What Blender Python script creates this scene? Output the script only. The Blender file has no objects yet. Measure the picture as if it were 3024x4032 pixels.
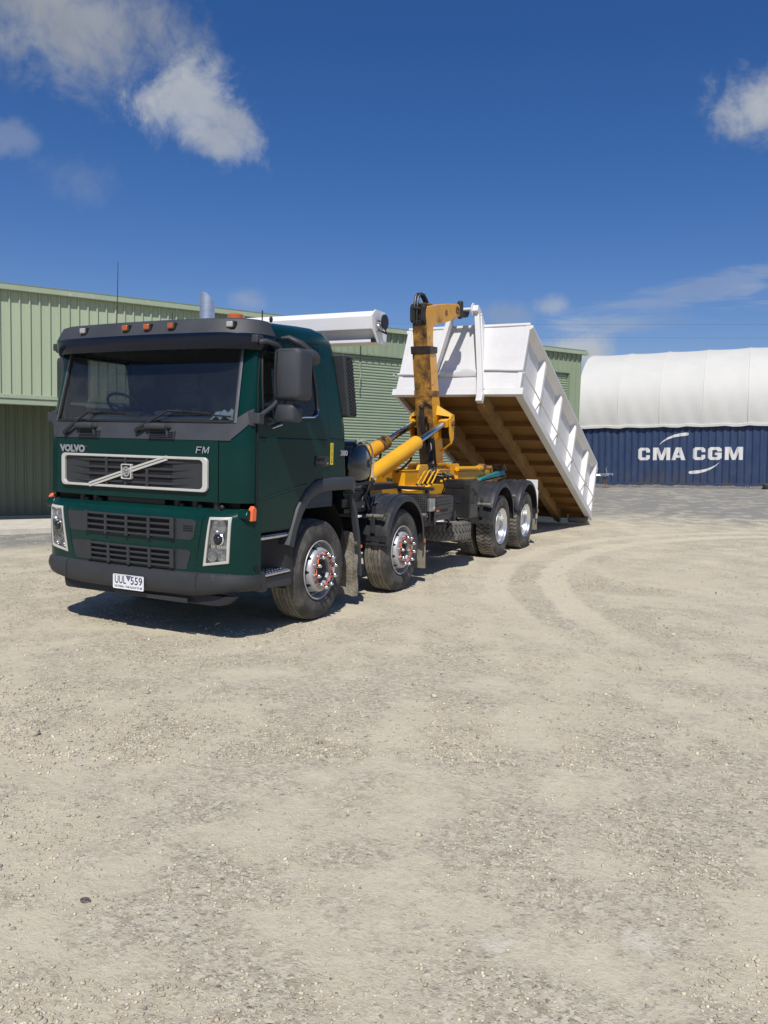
import bpy, bmesh, math, random
import numpy as np
from mathutils import Vector, Matrix

random.seed(7)
SC = bpy.context.scene
COL = SC.collection
R = math.radians

# ------------------------------------------------------------------ camera
cam = bpy.data.cameras.new('camera')
cam.sensor_fit = 'VERTICAL'
cam.sensor_height = 36.0
cam.lens = 36.0 * 3177.55 / 4032.0
cam.clip_start = 0.05
cam.clip_end = 4000
camo = bpy.data.objects.new('camera', cam)
COL.objects.link(camo)
_r = Vector((0.89544, 0.44446, 0.02529)); _u = Vector((-0.05812, 0.06039, 0.99648)); _f = Vector((-0.44137, 0.89376, -0.07991))
CAM = Vector((5.3903, -5.6641, 1.7769))
camo.matrix_world = Matrix(((_r.x, _u.x, -_f.x, CAM.x), (_r.y, _u.y, -_f.y, CAM.y), (_r.z, _u.z, -_f.z, CAM.z), (0, 0, 0, 1)))
SC.camera = camo

# ------------------------------------------------------------------ sun
SUN = Vector((0.28, -0.68, 1.0)).normalized()
sl = bpy.data.lights.new('sun', 'SUN')
sl.energy = 4.1
sl.angle = R(0.53)
sl.color = (1.0, 0.955, 0.88)
so = bpy.data.objects.new('sun', sl)
so.rotation_euler = SUN.to_track_quat('Z', 'Y').to_euler()
so.location = (0, 0, 30)
COL.objects.link(so)

# ------------------------------------------------------------------ world: sky and clouds
world = bpy.data.worlds.new('World')
SC.world = world
world.use_nodes = True
wn = world.node_tree
wn.nodes.clear()
WL = wn.links.new
def W(t, **kw):
    n = wn.nodes.new(t)
    for k, v in kw.items(): setattr(n, k, v)
    return n
def wm(op, a, b=None, c=None, clamp=False):
    n = W('ShaderNodeMath', operation=op, use_clamp=clamp)
    for i, x in enumerate((a, b, c)):
        if x is None: continue
        if isinstance(x, (int, float)): n.inputs[i].default_value = x
        else: WL(x, n.inputs[i])
    return n.outputs[0]
sky = W('ShaderNodeTexSky', sky_type='NISHITA')
sky.sun_disc = False
sky.sun_elevation = math.asin(SUN.z)
sky.sun_rotation = math.atan2(SUN.x, SUN.y)
sky.air_density = 1.0
sky.dust_density = 0.6
sky.ozone_density = 3.0
SKYMUL = 0.10
tc = W('ShaderNodeTexCoord')
DIR = tc.outputs['Generated']
hsv = W('ShaderNodeHueSaturation')
hsv.inputs['Saturation'].default_value = 1.32
hsv.inputs['Value'].default_value = 1.0
WL(sky.outputs[0], hsv.inputs['Color'])
def wnoise(scale, detail, rough, dist=0.0, vec=None):
    n = W('ShaderNodeTexNoise')
    n.inputs['Scale'].default_value = scale
    n.inputs['Detail'].default_value = detail
    n.inputs['Roughness'].default_value = rough
    n.inputs['Distortion'].default_value = dist
    WL(vec or DIR, n.inputs['Vector'])
    return n.outputs['Fac']
n_big = wnoise(9.0, 9.0, 0.62, 0.3)
n_fine = wnoise(26.0, 8.0, 0.65, 0.4)
n_shade = wnoise(14.0, 5.0, 0.5)
mpg = W('ShaderNodeMapping'); mpg.inputs['Scale'].default_value = (1.0, 1.0, 7.0); mpg.inputs['Rotation'].default_value = (0, R(14), 0)
WL(DIR, mpg.inputs['Vector'])
n_streak = wnoise(7.0, 7.0, 0.6, 0.6, mpg.outputs[0])
def cloud_mask(d, ru, rv, rot, noise, k, sharp):
    """soft elliptical cloud at sky direction d (a fixed compass direction and height)"""
    d = Vector(d).normalized()
    a = Vector((-d.y, d.x, 0)).normalized() * -1
    b = a.cross(d)
    ca, sa = math.cos(rot), math.sin(rot)
    a2 = a * ca + b * sa; b2 = b * ca - a * sa
    def dot(v):
        n = W('ShaderNodeVectorMath', operation='DOT_PRODUCT')
        WL(DIR, n.inputs[0]); n.inputs[1].default_value = v
        return n.outputs['Value']
    u = wm('DIVIDE', dot(a2), ru); v = wm('DIVIDE', dot(b2), rv)
    rr = wm('SQRT', wm('ADD', wm('MULTIPLY', u, u), wm('MULTIPLY', v, v)))
    front = wm('GREATER_THAN', dot(d), 0.2)
    m = wm('SUBTRACT', 1.0, rr)
    m = wm('ADD', m, wm('MULTIPLY', wm('SUBTRACT', noise, 0.5), k))
    m = wm('MULTIPLY', m, sharp)
    mr = W('ShaderNodeMapRange', interpolation_type='SMOOTHSTEP')
    WL(m, mr.inputs['Value'])
    return wm('MULTIPLY', mr.outputs[0], front)
n_mix = wm('ADD', wm('MULTIPLY', n_big, 0.65), wm('MULTIPLY', n_fine, 0.35))
CLOUDS = [  # direction, half width, half height, roll, noise, noise gain, sharpness, density, brightness
    ((-0.655, 0.628, 0.425), 0.125, 0.085, -0.15, n_mix, 2.4, 1.25, 0.80, 0.40),
    ((-0.588, 0.724, 0.362), 0.100, 0.050, -0.10, n_mix, 3.5, 1.2, 0.76, 0.52),
    ((-0.043, 0.932, 0.357), 0.075, 0.052, 0.35, n_mix, 3.4, 1.1, 0.85, 0.50),
    ((-0.737, 0.599, 0.311), 0.035, 0.022, 0.0, n_mix, 4.0, 1.2, 0.28, 0.5),
    ((-0.700, 0.657, 0.280), 0.06, 0.03, 0.0, n_mix, 4.0, 1.0, 0.13, 0.5),
    ((-0.2549, 0.9517, 0.170), 0.030, 0.020, 0.0, n_mix, 2.6, 1.4, 0.5, 0.50),
    ((-0.305, 0.938, 0.159), 0.05, 0.022, 0.0, n_mix, 3.0, 1.2, 0.35, 0.40),
    ((-0.232, 0.965, 0.118), 0.060, 0.030, 0.0, n_mix, 2.4, 1.5, 0.85, 0.52),
    ((-0.582, 0.795, 0.170), 0.035, 0.020, 0.0, n_mix, 2.6, 1.2, 0.4, 0.48),
    ((-0.105, 0.977, 0.182), 0.16, 0.020, 0.22, n_streak, 4.0, 1.0, 0.27, 0.52),
    ((-0.180, 0.972, 0.152), 0.10, 0.014, 0.04, n_streak, 3.5, 1.0, 0.25, 0.50),
    ((0.05, 0.975, 0.20), 0.12, 0.022, 0.3, n_streak, 4.0, 1.0, 0.27, 0.52),
    ((-0.72, 0.54, 0.42), 0.14, 0.09, 0.2, n_mix, 3.0, 0.9, 0.40, 0.33),
    ((0.75, -0.3, 0.35), 0.35, 0.10, 0.0, n_mix, 4.0, 1.3, 0.8, 0.6),
    ((0.2, -0.9, 0.22), 0.45, 0.08, 0.0, n_mix, 4.0, 1.3, 0.8, 0.6),
    ((-0.9, -0.3, 0.3), 0.35, 0.10, 0.0, n_mix, 4.0, 1.3, 0.8, 0.6),
]
tnt = W('ShaderNodeMix', data_type='RGBA', blend_type='MULTIPLY')
tnt.inputs[0].default_value = 1.0
WL(hsv.outputs[0], tnt.inputs[6]); tnt.inputs[7].default_value = (0.78, 0.71, 0.88, 1)
cur = tnt.outputs[2]
for d, ru, rv, rot, nz, k, sh, den, br in CLOUDS:
    m = cloud_mask(d, ru, rv, rot, nz, k, sh)
    m = wm('MULTIPLY', m, den)
    mx = W('ShaderNodeMix', data_type='RGBA')
    WL(m, mx.inputs[0]); WL(cur, mx.inputs[6])
    sh2 = wm('MULTIPLY', wm('ADD', 0.72, wm('MULTIPLY', n_shade, 0.56)), br / SKYMUL)
    cc = W('ShaderNodeVectorMath', operation='SCALE')
    cc.inputs[0].default_value = (0.90, 0.95, 1.0)
    WL(sh2, cc.inputs['Scale'])
    WL(cc.outputs[0], mx.inputs[7])
    cur = mx.outputs[2]
bg = W('ShaderNodeBackground')
bg.inputs['Strength'].default_value = SKYMUL
WL(cur, bg.inputs['Color'])
wo = W('ShaderNodeOutputWorld')
WL(bg.outputs[0], wo.inputs['Surface'])

SC.render.engine = 'CYCLES'
SC.view_settings.view_transform = 'Standard'
SC.view_settings.look = 'None'
SC.view_settings.exposure = 0.0
SC.view_settings.gamma = 1.0
SC.cycles.max_bounces = 8
SC.cycles.transparent_max_bounces = 12
SC.cycles.use_denoising = True
SC.cycles.caustics_reflective = False
SC.cycles.caustics_refractive = False

# ------------------------------------------------------------------ materials
MATS = {}
def new_mat(name):
    m = bpy.data.materials.new(name)
    m.use_nodes = True
    nt = m.node_tree
    for n in list(nt.nodes): nt.nodes.remove(n)
    out = nt.nodes.new('ShaderNodeOutputMaterial')
    b = nt.nodes.new('ShaderNodeBsdfPrincipled')
    nt.links.new(b.outputs[0], out.inputs[0])
    MATS[name] = m
    return m, nt, b
def nnoise(nt, vec, scale, detail=4, rough=.55, dist=0):
    n = nt.nodes.new('ShaderNodeTexNoise')
    n.inputs['Scale'].default_value = scale; n.inputs['Detail'].default_value = detail
    n.inputs['Roughness'].default_value = rough; n.inputs['Distortion'].default_value = dist
    nt.links.new(vec, n.inputs['Vector'])
    return n.outputs['Fac']
def nramp(nt, fac, lo, hi):
    n = nt.nodes.new('ShaderNodeMapRange'); n.interpolation_type = 'SMOOTHSTEP'
    n.inputs['From Min'].default_value = lo; n.inputs['From Max'].default_value = hi
    nt.links.new(fac, n.inputs['Value'])
    return n.outputs[0]
def nmix(nt, fac, a, b):
    n = nt.nodes.new('ShaderNodeMix'); n.data_type = 'RGBA'
    for i, x in ((0, fac), (6, a), (7, b)):
        if isinstance(x, (int, float)): n.inputs[i].default_value = x
        elif isinstance(x, tuple): n.inputs[i].default_value = (*x[:3], 1)
        else: nt.links.new(x, n.inputs[i])
    return n.outputs[2]
def nmath(nt, op, a, b=None, clamp=False):
    n = nt.nodes.new('ShaderNodeMath'); n.operation = op; n.use_clamp = clamp
    for i, x in enumerate((a, b)):
        if x is None: continue
        if isinstance(x, (int, float)): n.inputs[i].default_value = x
        else: nt.links.new(x, n.inputs[i])
    return n.outputs[0]
def mat(name, col, rough=.5, metal=0., coat=0., var=.12, vscale=3., dirt=None, dirt2=None, bump=None, rvar=.12, spec=.5, stretch=None, sss=0):
    """painted / moulded surface with patchy tone, wear of its own shape and a little relief"""
    m, nt, b = new_mat(name)
    tcn = nt.nodes.new('ShaderNodeTexCoord')
    vec = tcn.outputs['Object']
    if stretch:
        mp = nt.nodes.new('ShaderNodeMapping'); mp.inputs['Scale'].default_value = stretch
        nt.links.new(vec, mp.inputs['Vector']); svec = mp.outputs[0]
    else: svec = vec
    n1 = nnoise(nt, svec, vscale, 6, .6)
    lo = tuple(c * (1 - var) for c in col); hi = tuple(min(1, c * (1 + var)) for c in col)
    c = nmix(nt, nramp(nt, n1, .3, .7), lo, hi)
    rr = nmath(nt, 'ADD', nmath(nt, 'MULTIPLY', nmath(nt, 'SUBTRACT', n1, .5), rvar * 2), rough)
    for D in (dirt, dirt2):
        if D:
            dc, dlo, dhi, dsc, dr = D
            f = nramp(nt, nnoise(nt, svec, dsc, 8, .65, .3), dlo, dhi)
            c = nmix(nt, f, c, dc)
            if dr is not None:
                rm = nt.nodes.new('ShaderNodeMix'); nt.links.new(f, rm.inputs[0]); nt.links.new(rr, rm.inputs[2]); rm.inputs[3].default_value = dr
                rr = rm.outputs[0]
    nt.links.new(c, b.inputs['Base Color'])
    nt.links.new(rr, b.inputs['Roughness'])
    b.inputs['Metallic'].default_value = metal
    b.inputs['Coat Weight'].default_value = coat
    b.inputs['Coat Roughness'].default_value = .06
    b.inputs['Specular IOR Level'].default_value = spec
    if bump:
        bs, st, ds = bump
        bn = nt.nodes.new('ShaderNodeBump'); bn.inputs['Strength'].default_value = st; bn.inputs['Distance'].default_value = ds
        nt.links.new(nnoise(nt, vec, bs, 5, .6), bn.inputs['Height'])
        nt.links.new(bn.outputs[0], b.inputs['Normal'])
    return m
DUST = (.30, .26, .20)
mat('green_paint', (.0022, .030, .026), .24, coat=.14, var=.10, vscale=1.6, dirt=(DUST, .78, 1.3, 4., .5), rvar=.04, spec=.14)
mat('green_paint_lower', (.0026, .032, .027), .28, coat=.10, var=.12, vscale=2., dirt=(DUST, .72, 1.2, 5., .5), rvar=.04, spec=.2)
mat('dark_plastic', (.031, .034, .038), .55, var=.10, vscale=4, dirt=((.16, .15, .13), .62, .95, 6., .8), bump=(500, .12, .002))
mat('grey_plastic', (.041, .046, .053), .58, var=.12, vscale=3, dirt=((.20, .185, .16), .60, .95, 5., .85), bump=(500, .12, .002))
mat('black_plastic', (.018, .018, .021), .5, var=.15, vscale=4, dirt=((.11, .10, .085), .55, .92, 5., .8))
mat('fender_plastic', (.028, .030, .035), .42, var=.18, vscale=4, dirt=((.13, .12, .10), .50, .90, 3.5, .75))
mat('visor_acrylic', (.004, .008, .020), .16, var=.1, rvar=.03, spec=.35)
mat('rubber_seal', (.012, .012, .013), .6)
mat('gap_black', (.006, .006, .007), .8)
mat('silver_trim', (.62, .61, .56), .38, metal=.25, var=.05)
mat('chrome', (.82, .83, .85), .12, metal=1., var=.05, rvar=.05)
mat('pillar_grey', (.16, .16, .165), .30, metal=.5, var=.06)
mat('pipe_steel', (.26, .245, .215), .42, metal=.5, var=.15, vscale=8)
mat('stack_steel', (.74, .74, .75), .30, metal=.92, var=.06, vscale=6, stretch=(1, 1, 8))
mat('brushed_steel', (.60, .61, .63), .30, metal=1., var=.10, vscale=6, rvar=.1, stretch=(1, 1, 8))
mat('rim_silver', (.52, .53, .54), .48, metal=.45, var=.10, vscale=5, dirt=((.30, .28, .24), .50, .90, 6., .8), rvar=.1)
mat('alloy', (.74, .75, .76), .32, metal=.95, var=.08, vscale=4, dirt=((.42, .39, .33), .52, .95, 5., .7), rvar=.1)
mat('tyre_rubber', (.052, .050, .047), .82, var=.2, vscale=5, dirt=((.17, .155, .13), .40, .80, 6., .95), bump=(120, .15, .004))
mat('tread_rubber', (.115, .105, .088), .9, var=.2, vscale=9, dirt=((.24, .22, .18), .28, .66, 5., .95), bump=(90, .3, .004))
mat('tyre_worn', (.12, .115, .10), .9, var=.25, vscale=6, dirt=((.20, .19, .165), .40, .75, 5., .95), bump=(70, .3, .005))
mat('muddy_rubber', (.16, .145, .12), .95, var=.35, vscale=14, dirt=((.30, .27, .215), .35, .62, 9., .95), dirt2=((.05, .045, .04), .58, .75, 16., .9), bump=(45, .9, .02))
mat('dusty_flap', (.24, .215, .17), .9, var=.2, vscale=8, bump=(60, .3, .004))
mat('chassis_black', (.014, .014, .015), .5, var=.2, vscale=5, dirt=((.10, .09, .075), .52, .85, 5., .85))
mat('box_black', (.020, .021, .022), .42, var=.25, vscale=3, dirt=((.085, .08, .07), .50, .88, 3., .75), coat=.15)
mat('checker_plate', (.10, .10, .10), .38, metal=.7, var=.2, vscale=6, dirt=((.09, .085, .075), .5, .8, 7., .8))
mat('tank_gloss', (.006, .007, .010), .14, coat=.7, var=.1, dirt=((.10, .09, .08), .66, .95, 5., .7), rvar=.05)
mat('yellow_paint', (.78, .38, .018), .42, coat=.2, var=.10, vscale=2.5, dirt=((.22, .105, .02), .54, .74, 3.5, .6), dirt2=((.02, .015, .012), .64, .70, 5., .7), bump=(30, .08, .004))
mat('yellow_clean', (.82, .42, .016), .40, coat=.25, var=.06, vscale=2, dirt=((.35, .17, .02), .68, .9, 5., .6))
mat('yellow_grease', (.40, .195, .028), .55, var=.35, vscale=5, dirt=((.13, .065, .018), .40, .62, 4.5, .6), dirt2=((.014, .011, .010), .53, .62, 3.2, .5), bump=(26, .2, .006))
mat('grease_black', (.022, .018, .015), .5, var=.4, vscale=9, dirt=((.14, .08, .03), .58, .75, 8., .7), bump=(40, .3, .006))
mat('rod_chrome', (.55, .58, .62), .08, metal=1., var=.04, rvar=.03)
mat('hose_black', (.014, .014, .014), .45)
mat('bin_white', (.665, .665, .66), .45, var=.04, vscale=1.5, dirt=((.50, .48, .44), .60, .95, 4., .6), dirt2=((.34, .22, .13), .76, .84, 9., .8), bump=(3.5, .25, .03))
mat('bin_white_frame', (.70, .70, .695), .45, var=.04, vscale=2, dirt=((.52, .49, .44), .62, .92, 6., .6), dirt2=((.34, .22, .13), .74, .82, 9., .8))
mat('bin_under', (.23, .118, .030), .7, var=.12, vscale=.9, dirt=((.12, .07, .03), .50, .90, 1.2, .8), bump=(25, .2, .006))
mat('bin_under_rail', (.24, .135, .048), .75, var=.2, vscale=2, dirt=((.11, .075, .045), .50, .80, 2.5, .85), bump=(25, .2, .006))
mat('rust_brown', (.16, .09, .045), .8, var=.35, vscale=8, dirt=((.36, .20, .05), .5, .7, 9., .8))
mat('coil_brown', (.13, .115, .10), .7, var=.3, vscale=60)
mat('teal_wrap', (.018, .22, .25), .55, var=.4, vscale=20, dirt=((.03, .07, .08), .5, .75, 12., .6), bump=(60, .6, .01))
mat('white_paint', (.78, .78, .77), .42, var=.04, dirt=((.45, .42, .37), .62, .85, 7., .7))
mat('tarp_white', (.80, .80, .80), .40, var=.03, dirt=((.55, .52, .46), .66, .9, 5., .7))
mat('amber', (.62, .12, .012), .22, coat=.6, var=.08)
mat('orange_plastic', (.85, .16, .05), .45, var=.08)
mat('amber_dull', (.42, .10, .025), .35, coat=.4, var=.1)
mat('clear_grey', (.42, .40, .40), .25, coat=.6, var=.1)
mat('plate_white', (.80, .81, .82), .38, var=.03, dirt=((.45, .43, .40), .70, .95, 9., .6))
mat('plate_blue', (.010, .025, .14), .4)
mat('badge_silver', (.66, .68, .72), .25, metal=.9, var=.05)
mat('sticker_yellow', (.80, .62, .02), .45, var=.06)
mat('sticker_black', (.02, .02, .015), .5)
mat('paper', (.70, .80, .78), .8, var=.04)
mat('dash_grey', (.14, .16, .16), .7, var=.1)
mat('seat_fabric', (.035, .045, .060), .9, var=.15, vscale=20)
mat('cab_lining', (.050, .062, .080), .9, var=.1)
mat('rope', (.42, .38, .30), .9, var=.2, vscale=40)
mat('reflector_beige', (.82, .80, .73), .35, metal=.0, var=.14, vscale=30, spec=.8)
mat('lamp_silver', (.92, .92, .90), .20, metal=.85, var=.06)
mat('shed_green', (.405, .480, .335), .48, var=.035, vscale=2.0, stretch=(1, 1, .15), dirt=((.30, .36, .25), .62, .95, 3., .6), rvar=.05)
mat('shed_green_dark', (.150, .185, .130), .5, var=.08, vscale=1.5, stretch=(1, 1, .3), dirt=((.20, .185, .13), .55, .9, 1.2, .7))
mat('shed_green_deep', (.285, .350, .240), .50, var=.05, vscale=2.0, stretch=(1, 1, .15), dirt=((.22, .27, .185), .56, .9, 3., .6), rvar=.05)  # darker green for the wall right of the open bay and the door jambs
mat('shed_door_green', (.285, .355, .245), .48, var=.03, vscale=2.)
mat('shed_trim', (.34, .41, .29), .45, var=.04, dirt=((.60, .62, .55), .60, .72, 12., .5))
mat('roof_steel', (.20, .25, .19), .5, var=.05)
mat('concrete', (.60, .57, .49), .9, var=.10, vscale=3, bump=(40, .2, .004))
mat('fabric_white', (.62, .615, .568), .75, var=.03, vscale=.8, stretch=(1, 1, .5), dirt=((.70, .68, .62), .60, .95, 1.2, .8))
mat('container_letter', (.72, .72, .69), .55, var=.08, vscale=3, stretch=(6, 1, .4), dirt=((.30, .29, .30), .56, .78, 4., .7))
mat('dirt_mound', (.17, .158, .138), .95, var=.3, vscale=6, bump=(20, .5, .02))
mat('galvanised', (.45, .46, .46), .4, metal=.8, var=.15, vscale=8)
mat('wire', (.03, .03, .035), .6)
mat('litter_white', (.50, .49, .46), .8, var=.1)
mat('window_dark', (.010, .014, .020), .08, coat=.5)

def glass(name, tint, refl, dustmax):
    m = bpy.data.materials.new(name); m.use_nodes = True
    nt = m.node_tree; nt.nodes.clear()
    out = nt.nodes.new('ShaderNodeOutputMaterial'); mx = nt.nodes.new('ShaderNodeMixShader')
    tr = nt.nodes.new('ShaderNodeBsdfTransparent'); tr.inputs[0].default_value = (*tint, 1)
    gl = nt.nodes.new('ShaderNodeBsdfGlossy'); gl.inputs['Roughness'].default_value = .015
    lw = nt.nodes.new('ShaderNodeFresnel'); lw.inputs['IOR'].default_value = 1.5
    tcn = nt.nodes.new('ShaderNodeTexCoord')
    dust = nramp(nt, nnoise(nt, tcn.outputs['Object'], 2.5, 6, .6), .45, .9)
    df = nt.nodes.new('ShaderNodeBsdfDiffuse'); df.inputs[0].default_value = (.30, .33, .34, 1)
    mx0 = nt.nodes.new('ShaderNodeMixShader')
    nt.links.new(nmath(nt, 'ADD', nmath(nt, 'MULTIPLY', dust, dustmax * 2), dustmax), mx0.inputs[0])
    nt.links.new(tr.outputs[0], mx0.inputs[1]); nt.links.new(df.outputs[0], mx0.inputs[2])
    nt.links.new(nmath(nt, 'ADD', nmath(nt, 'MULTIPLY', lw.outputs[0], .85), refl, True), mx.inputs[0])
    nt.links.new(mx0.outputs[0], mx.inputs[1]); nt.links.new(gl.outputs[0], mx.inputs[2]); nt.links.new(mx.outputs[0], out.inputs[0])
    MATS[name] = m
glass('windscreen_glass', (.95, .98, .97), .035, .03)
glass('side_glass', (.96, .98, .97), .01, .01)
glass('lamp_glass', (.97, .98, .98), .02, .0)

def container_mat():
    m, nt, b = new_mat('container_blue')
    tcn = nt.nodes.new('ShaderNodeTexCoord'); vec = tcn.outputs['Object']
    mp = nt.nodes.new('ShaderNodeMapping'); mp.inputs['Scale'].default_value = (1.6, 1, .35); nt.links.new(vec, mp.inputs[0])
    n1 = nnoise(nt, mp.outputs[0], 3, 6, .6)
    c = nmix(nt, nramp(nt, n1, .3, .7), (.024, .046, .108), (.037, .064, .140))
    mp2 = nt.nodes.new('ShaderNodeMapping'); mp2.inputs['Scale'].default_value = (5, 1, .5); nt.links.new(vec, mp2.inputs[0])
    f = nramp(nt, nnoise(nt, mp2.outputs[0], 2.2, 8, .7), .58, .70)
    c = nmix(nt, nmath(nt, 'MULTIPLY', f, .7), c, (.15, .085, .06))
    sep = nt.nodes.new('ShaderNodeSeparateXYZ'); nt.links.new(vec, sep.inputs[0])
    low = nramp(nt, sep.outputs['Z'], 1.0, .15)
    f2 = nmath(nt, 'MULTIPLY', nramp(nt, nnoise(nt, vec, 1.4, 8, .7), .42, .56), low)
    c = nmix(nt, nmath(nt, 'MULTIPLY', f2, .6), c, (.075, .075, .078))
    f3 = nramp(nt, nnoise(nt, vec, 9, 6, .7), .70, .76)
    c = nmix(nt, nmath(nt, 'MULTIPLY', f3, .6), c, (.40, .37, .36))
    nt.links.new(c, b.inputs['Base Color']); b.inputs['Roughness'].default_value = .5
container_mat()

# ------------------------------------------------------------------ mesh builder
def lerp(tab, t):
    if t <= tab[0][0]: return tab[0][1]
    for (a, va), (b, vb) in zip(tab, tab[1:]):
        if t <= b: return va + (vb - va) * (t - a) / (b - a)
    return tab[-1][1]
class MB:
    def __init__(s): s.v = []; s.f = []
    def add(s, vs, fs):
        o = len(s.v); s.v += [Vector(v) for v in vs]; s.f += [tuple(i + o for i in f) for f in fs]; return s
    def box(s, lo, hi, nx=1, nz=1):
        (x0, y0, z0), (x1, y1, z1) = lo, hi
        if nx == 1 and nz == 1:
            return s.add([(x, y, z) for x in (x0, x1) for y in (y0, y1) for z in (z0, z1)],
                         [(0, 1, 3, 2), (4, 6, 7, 5), (0, 4, 5, 1), (2, 3, 7, 6), (0, 2, 6, 4), (1, 5, 7, 3)])
        vs = []; fs = []
        X = [x0 + (x1 - x0) * i / nx for i in range(nx + 1)]; Zs = [z0 + (z1 - z0) * i / nz for i in range(nz + 1)]
        for y in (y0, y1):
            for x in X:
                for z in Zs: vs.append((x, y, z))
        n = len(X) * len(Zs); k = len(Zs)
        idx = lambda i, j, b: b * n + i * k + j
        for b in (0, 1):
            for i in range(nx):
                for j in range(nz): fs.append((idx(i, j, b), idx(i + 1, j, b), idx(i + 1, j + 1, b), idx(i, j + 1, b)))
        for i in range(nx):
            for j in (0, nz): fs.append((idx(i, j, 0), idx(i + 1, j, 0), idx(i + 1, j, 1), idx(i, j, 1)))
        for j in range(nz):
            for i in (0, nx): fs.append((idx(i, j, 0), idx(i, j + 1, 0), idx(i, j + 1, 1), idx(i, j, 1)))
        return s.add(vs, fs)
    def prism(s, poly, axis, lo, hi, n=1, caps=True):
        """2-D outline swept along an axis: x -> (y,z), y -> (x,z), z -> (x,y)"""
        vs = []; m = len(poly)
        for i in range(n + 1):
            t = lo + (hi - lo) * i / n
            for a, b in poly:
                vs.append({'x': (t, a, b), 'y': (a, t, b), 'z': (a, b, t)}[axis])
        fs = [(i * m + j, i * m + (j + 1) % m, (i + 1) * m + (j + 1) % m, (i + 1) * m + j) for i in range(n) for j in range(m)]
        if caps: fs += [tuple(range(m - 1, -1, -1)), tuple(n * m + j for j in range(m))]
        return s.add(vs, fs)
    def tube(s, pts, r, n=10, closed=False, caps=True):
        pts = [Vector(p) for p in pts]; k = len(pts)
        rs = r if isinstance(r, (list, tuple)) else [r] * k
        def tan(i):
            if closed: return (pts[(i + 1) % k] - pts[i - 1]).normalized()
            return (pts[min(i + 1, k - 1)] - pts[max(i - 1, 0)]).normalized()
        t0 = tan(0); up = Vector((0, 0, 1)) if abs(t0.z) < .9 else Vector((1, 0, 0))
        a = t0.cross(up).normalized(); vs = []
        for i in range(k):
            t = tan(i); a = (a - t * a.dot(t)).normalized(); b = t.cross(a)
            for j in range(n):
                q = 2 * math.pi * j / n
                vs.append(pts[i] + (a * math.cos(q) + b * math.sin(q)) * rs[i])
        m = k if closed else k - 1
        fs = [(i * n + j, i * n + (j + 1) % n, ((i + 1) % k) * n + (j + 1) % n, ((i + 1) % k) * n + j) for i in range(m) for j in range(n)]
        if caps and not closed: fs += [tuple(range(n - 1, -1, -1)), tuple((k - 1) * n + j for j in range(n))]
        return s.add(vs, fs)
    def cyl(s, p0, p1, r0, r1=None, n=20): return s.tube([p0, p1], [r0, r0 if r1 is None else r1], n)
    def lathe(s, prof, o=(0, 0, 0), axis='x', n=48, closed=False, ripple=None):
        """profile of (radius, offset along axis); caps are left to the profile"""
        vs = []; m = len(prof); o = Vector(o)
        for i in range(n):
            q = 2 * math.pi * i / n; c, sn = math.cos(q), math.sin(q)
            for j, (r, a) in enumerate(prof):
                if ripple: a += ripple(i, j)
                vs.append(o + Vector({'x': (a, r * c, r * sn), 'y': (r * c, a, r * sn), 'z': (r * c, r * sn, a)}[axis]))
        fs = []
        for i in range(n):
            i2 = (i + 1) % n
            for j in range(m if closed else m - 1):
                j2 = (j + 1) % m; fs.append((i * m + j, i2 * m + j, i2 * m + j2, i * m + j2))
        return s.add(vs, fs)
    def grid(s, rows, close=False):
        m = len(rows[0]); vs = [p for r in rows for p in r]
        fs = [(i * m + j, i * m + (j + 1) % m, (i + 1) * m + (j + 1) % m, (i + 1) * m + j) for i in range(len(rows) - 1) for j in range(m if close else m - 1)]
        return s.add(vs, fs)
    def ball(s, c, rad, n=14, m=9):
        rx, ry, rz = rad if isinstance(rad, tuple) else (rad,) * 3
        rows = []
        for i in range(m + 1):
            t = math.pi * i / m
            rows.append([(c[0] + rx * math.sin(t) * math.cos(2 * math.pi * j / n), c[1] + ry * math.sin(t) * math.sin(2 * math.pi * j / n), c[2] + rz * math.cos(t)) for j in range(n)])
        return s.grid(rows, True)
    def xf(s, M, since=0):
        for i in range(since, len(s.v)): s.v[i] = M @ s.v[i]
        return s
    def warp(s, fn, since=0):
        for i in range(since, len(s.v)): s.v[i] = Vector(fn(s.v[i]))
        return s
    def mirror(s):
        o = len(s.v); s.v += [Vector((-v.x, v.y, v.z)) for v in s.v]
        s.f += [tuple(i + o for i in reversed(f)) for f in s.f]; return s
    def build(s, name, m, parent=None, ang=35, bevel=0, seg=2, recalc=True, solid=0, sub=0, mats=None, fm=None, merge=True, orient=None):
        me = bpy.data.meshes.new(name)
        me.from_pydata([tuple(v) for v in s.v], [], s.f)
        bm = bmesh.new(); bm.from_mesh(me)
        if fm: 
            for i, fc in enumerate(bm.faces): fc.material_index = fm[i]
        if merge: bmesh.ops.remove_doubles(bm, verts=bm.verts, dist=1e-5)
        if recalc: bmesh.ops.recalc_face_normals(bm, faces=bm.faces)
        if solid and orient is None: orient = (0, -1, 0)
        if orient is not None:
            acc = Vector((0, 0, 0))
            for fc in bm.faces: acc += fc.normal * fc.calc_area()
            if acc.dot(Vector(orient)) < 0: bmesh.ops.reverse_faces(bm, faces=bm.faces)
        th = R(ang)
        for fc in bm.faces: fc.smooth = True
        if not bevel and not sub:
            for e in bm.edges:
                if len(e.link_faces) == 2 and e.calc_face_angle(0) > th: e.smooth = False
        bm.to_mesh(me); bm.free()
        for x in (mats or [m]): me.materials.append(MATS[x])
        o = bpy.data.objects.new(name, me); COL.objects.link(o)
        if parent is not None: o.parent = parent
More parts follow.
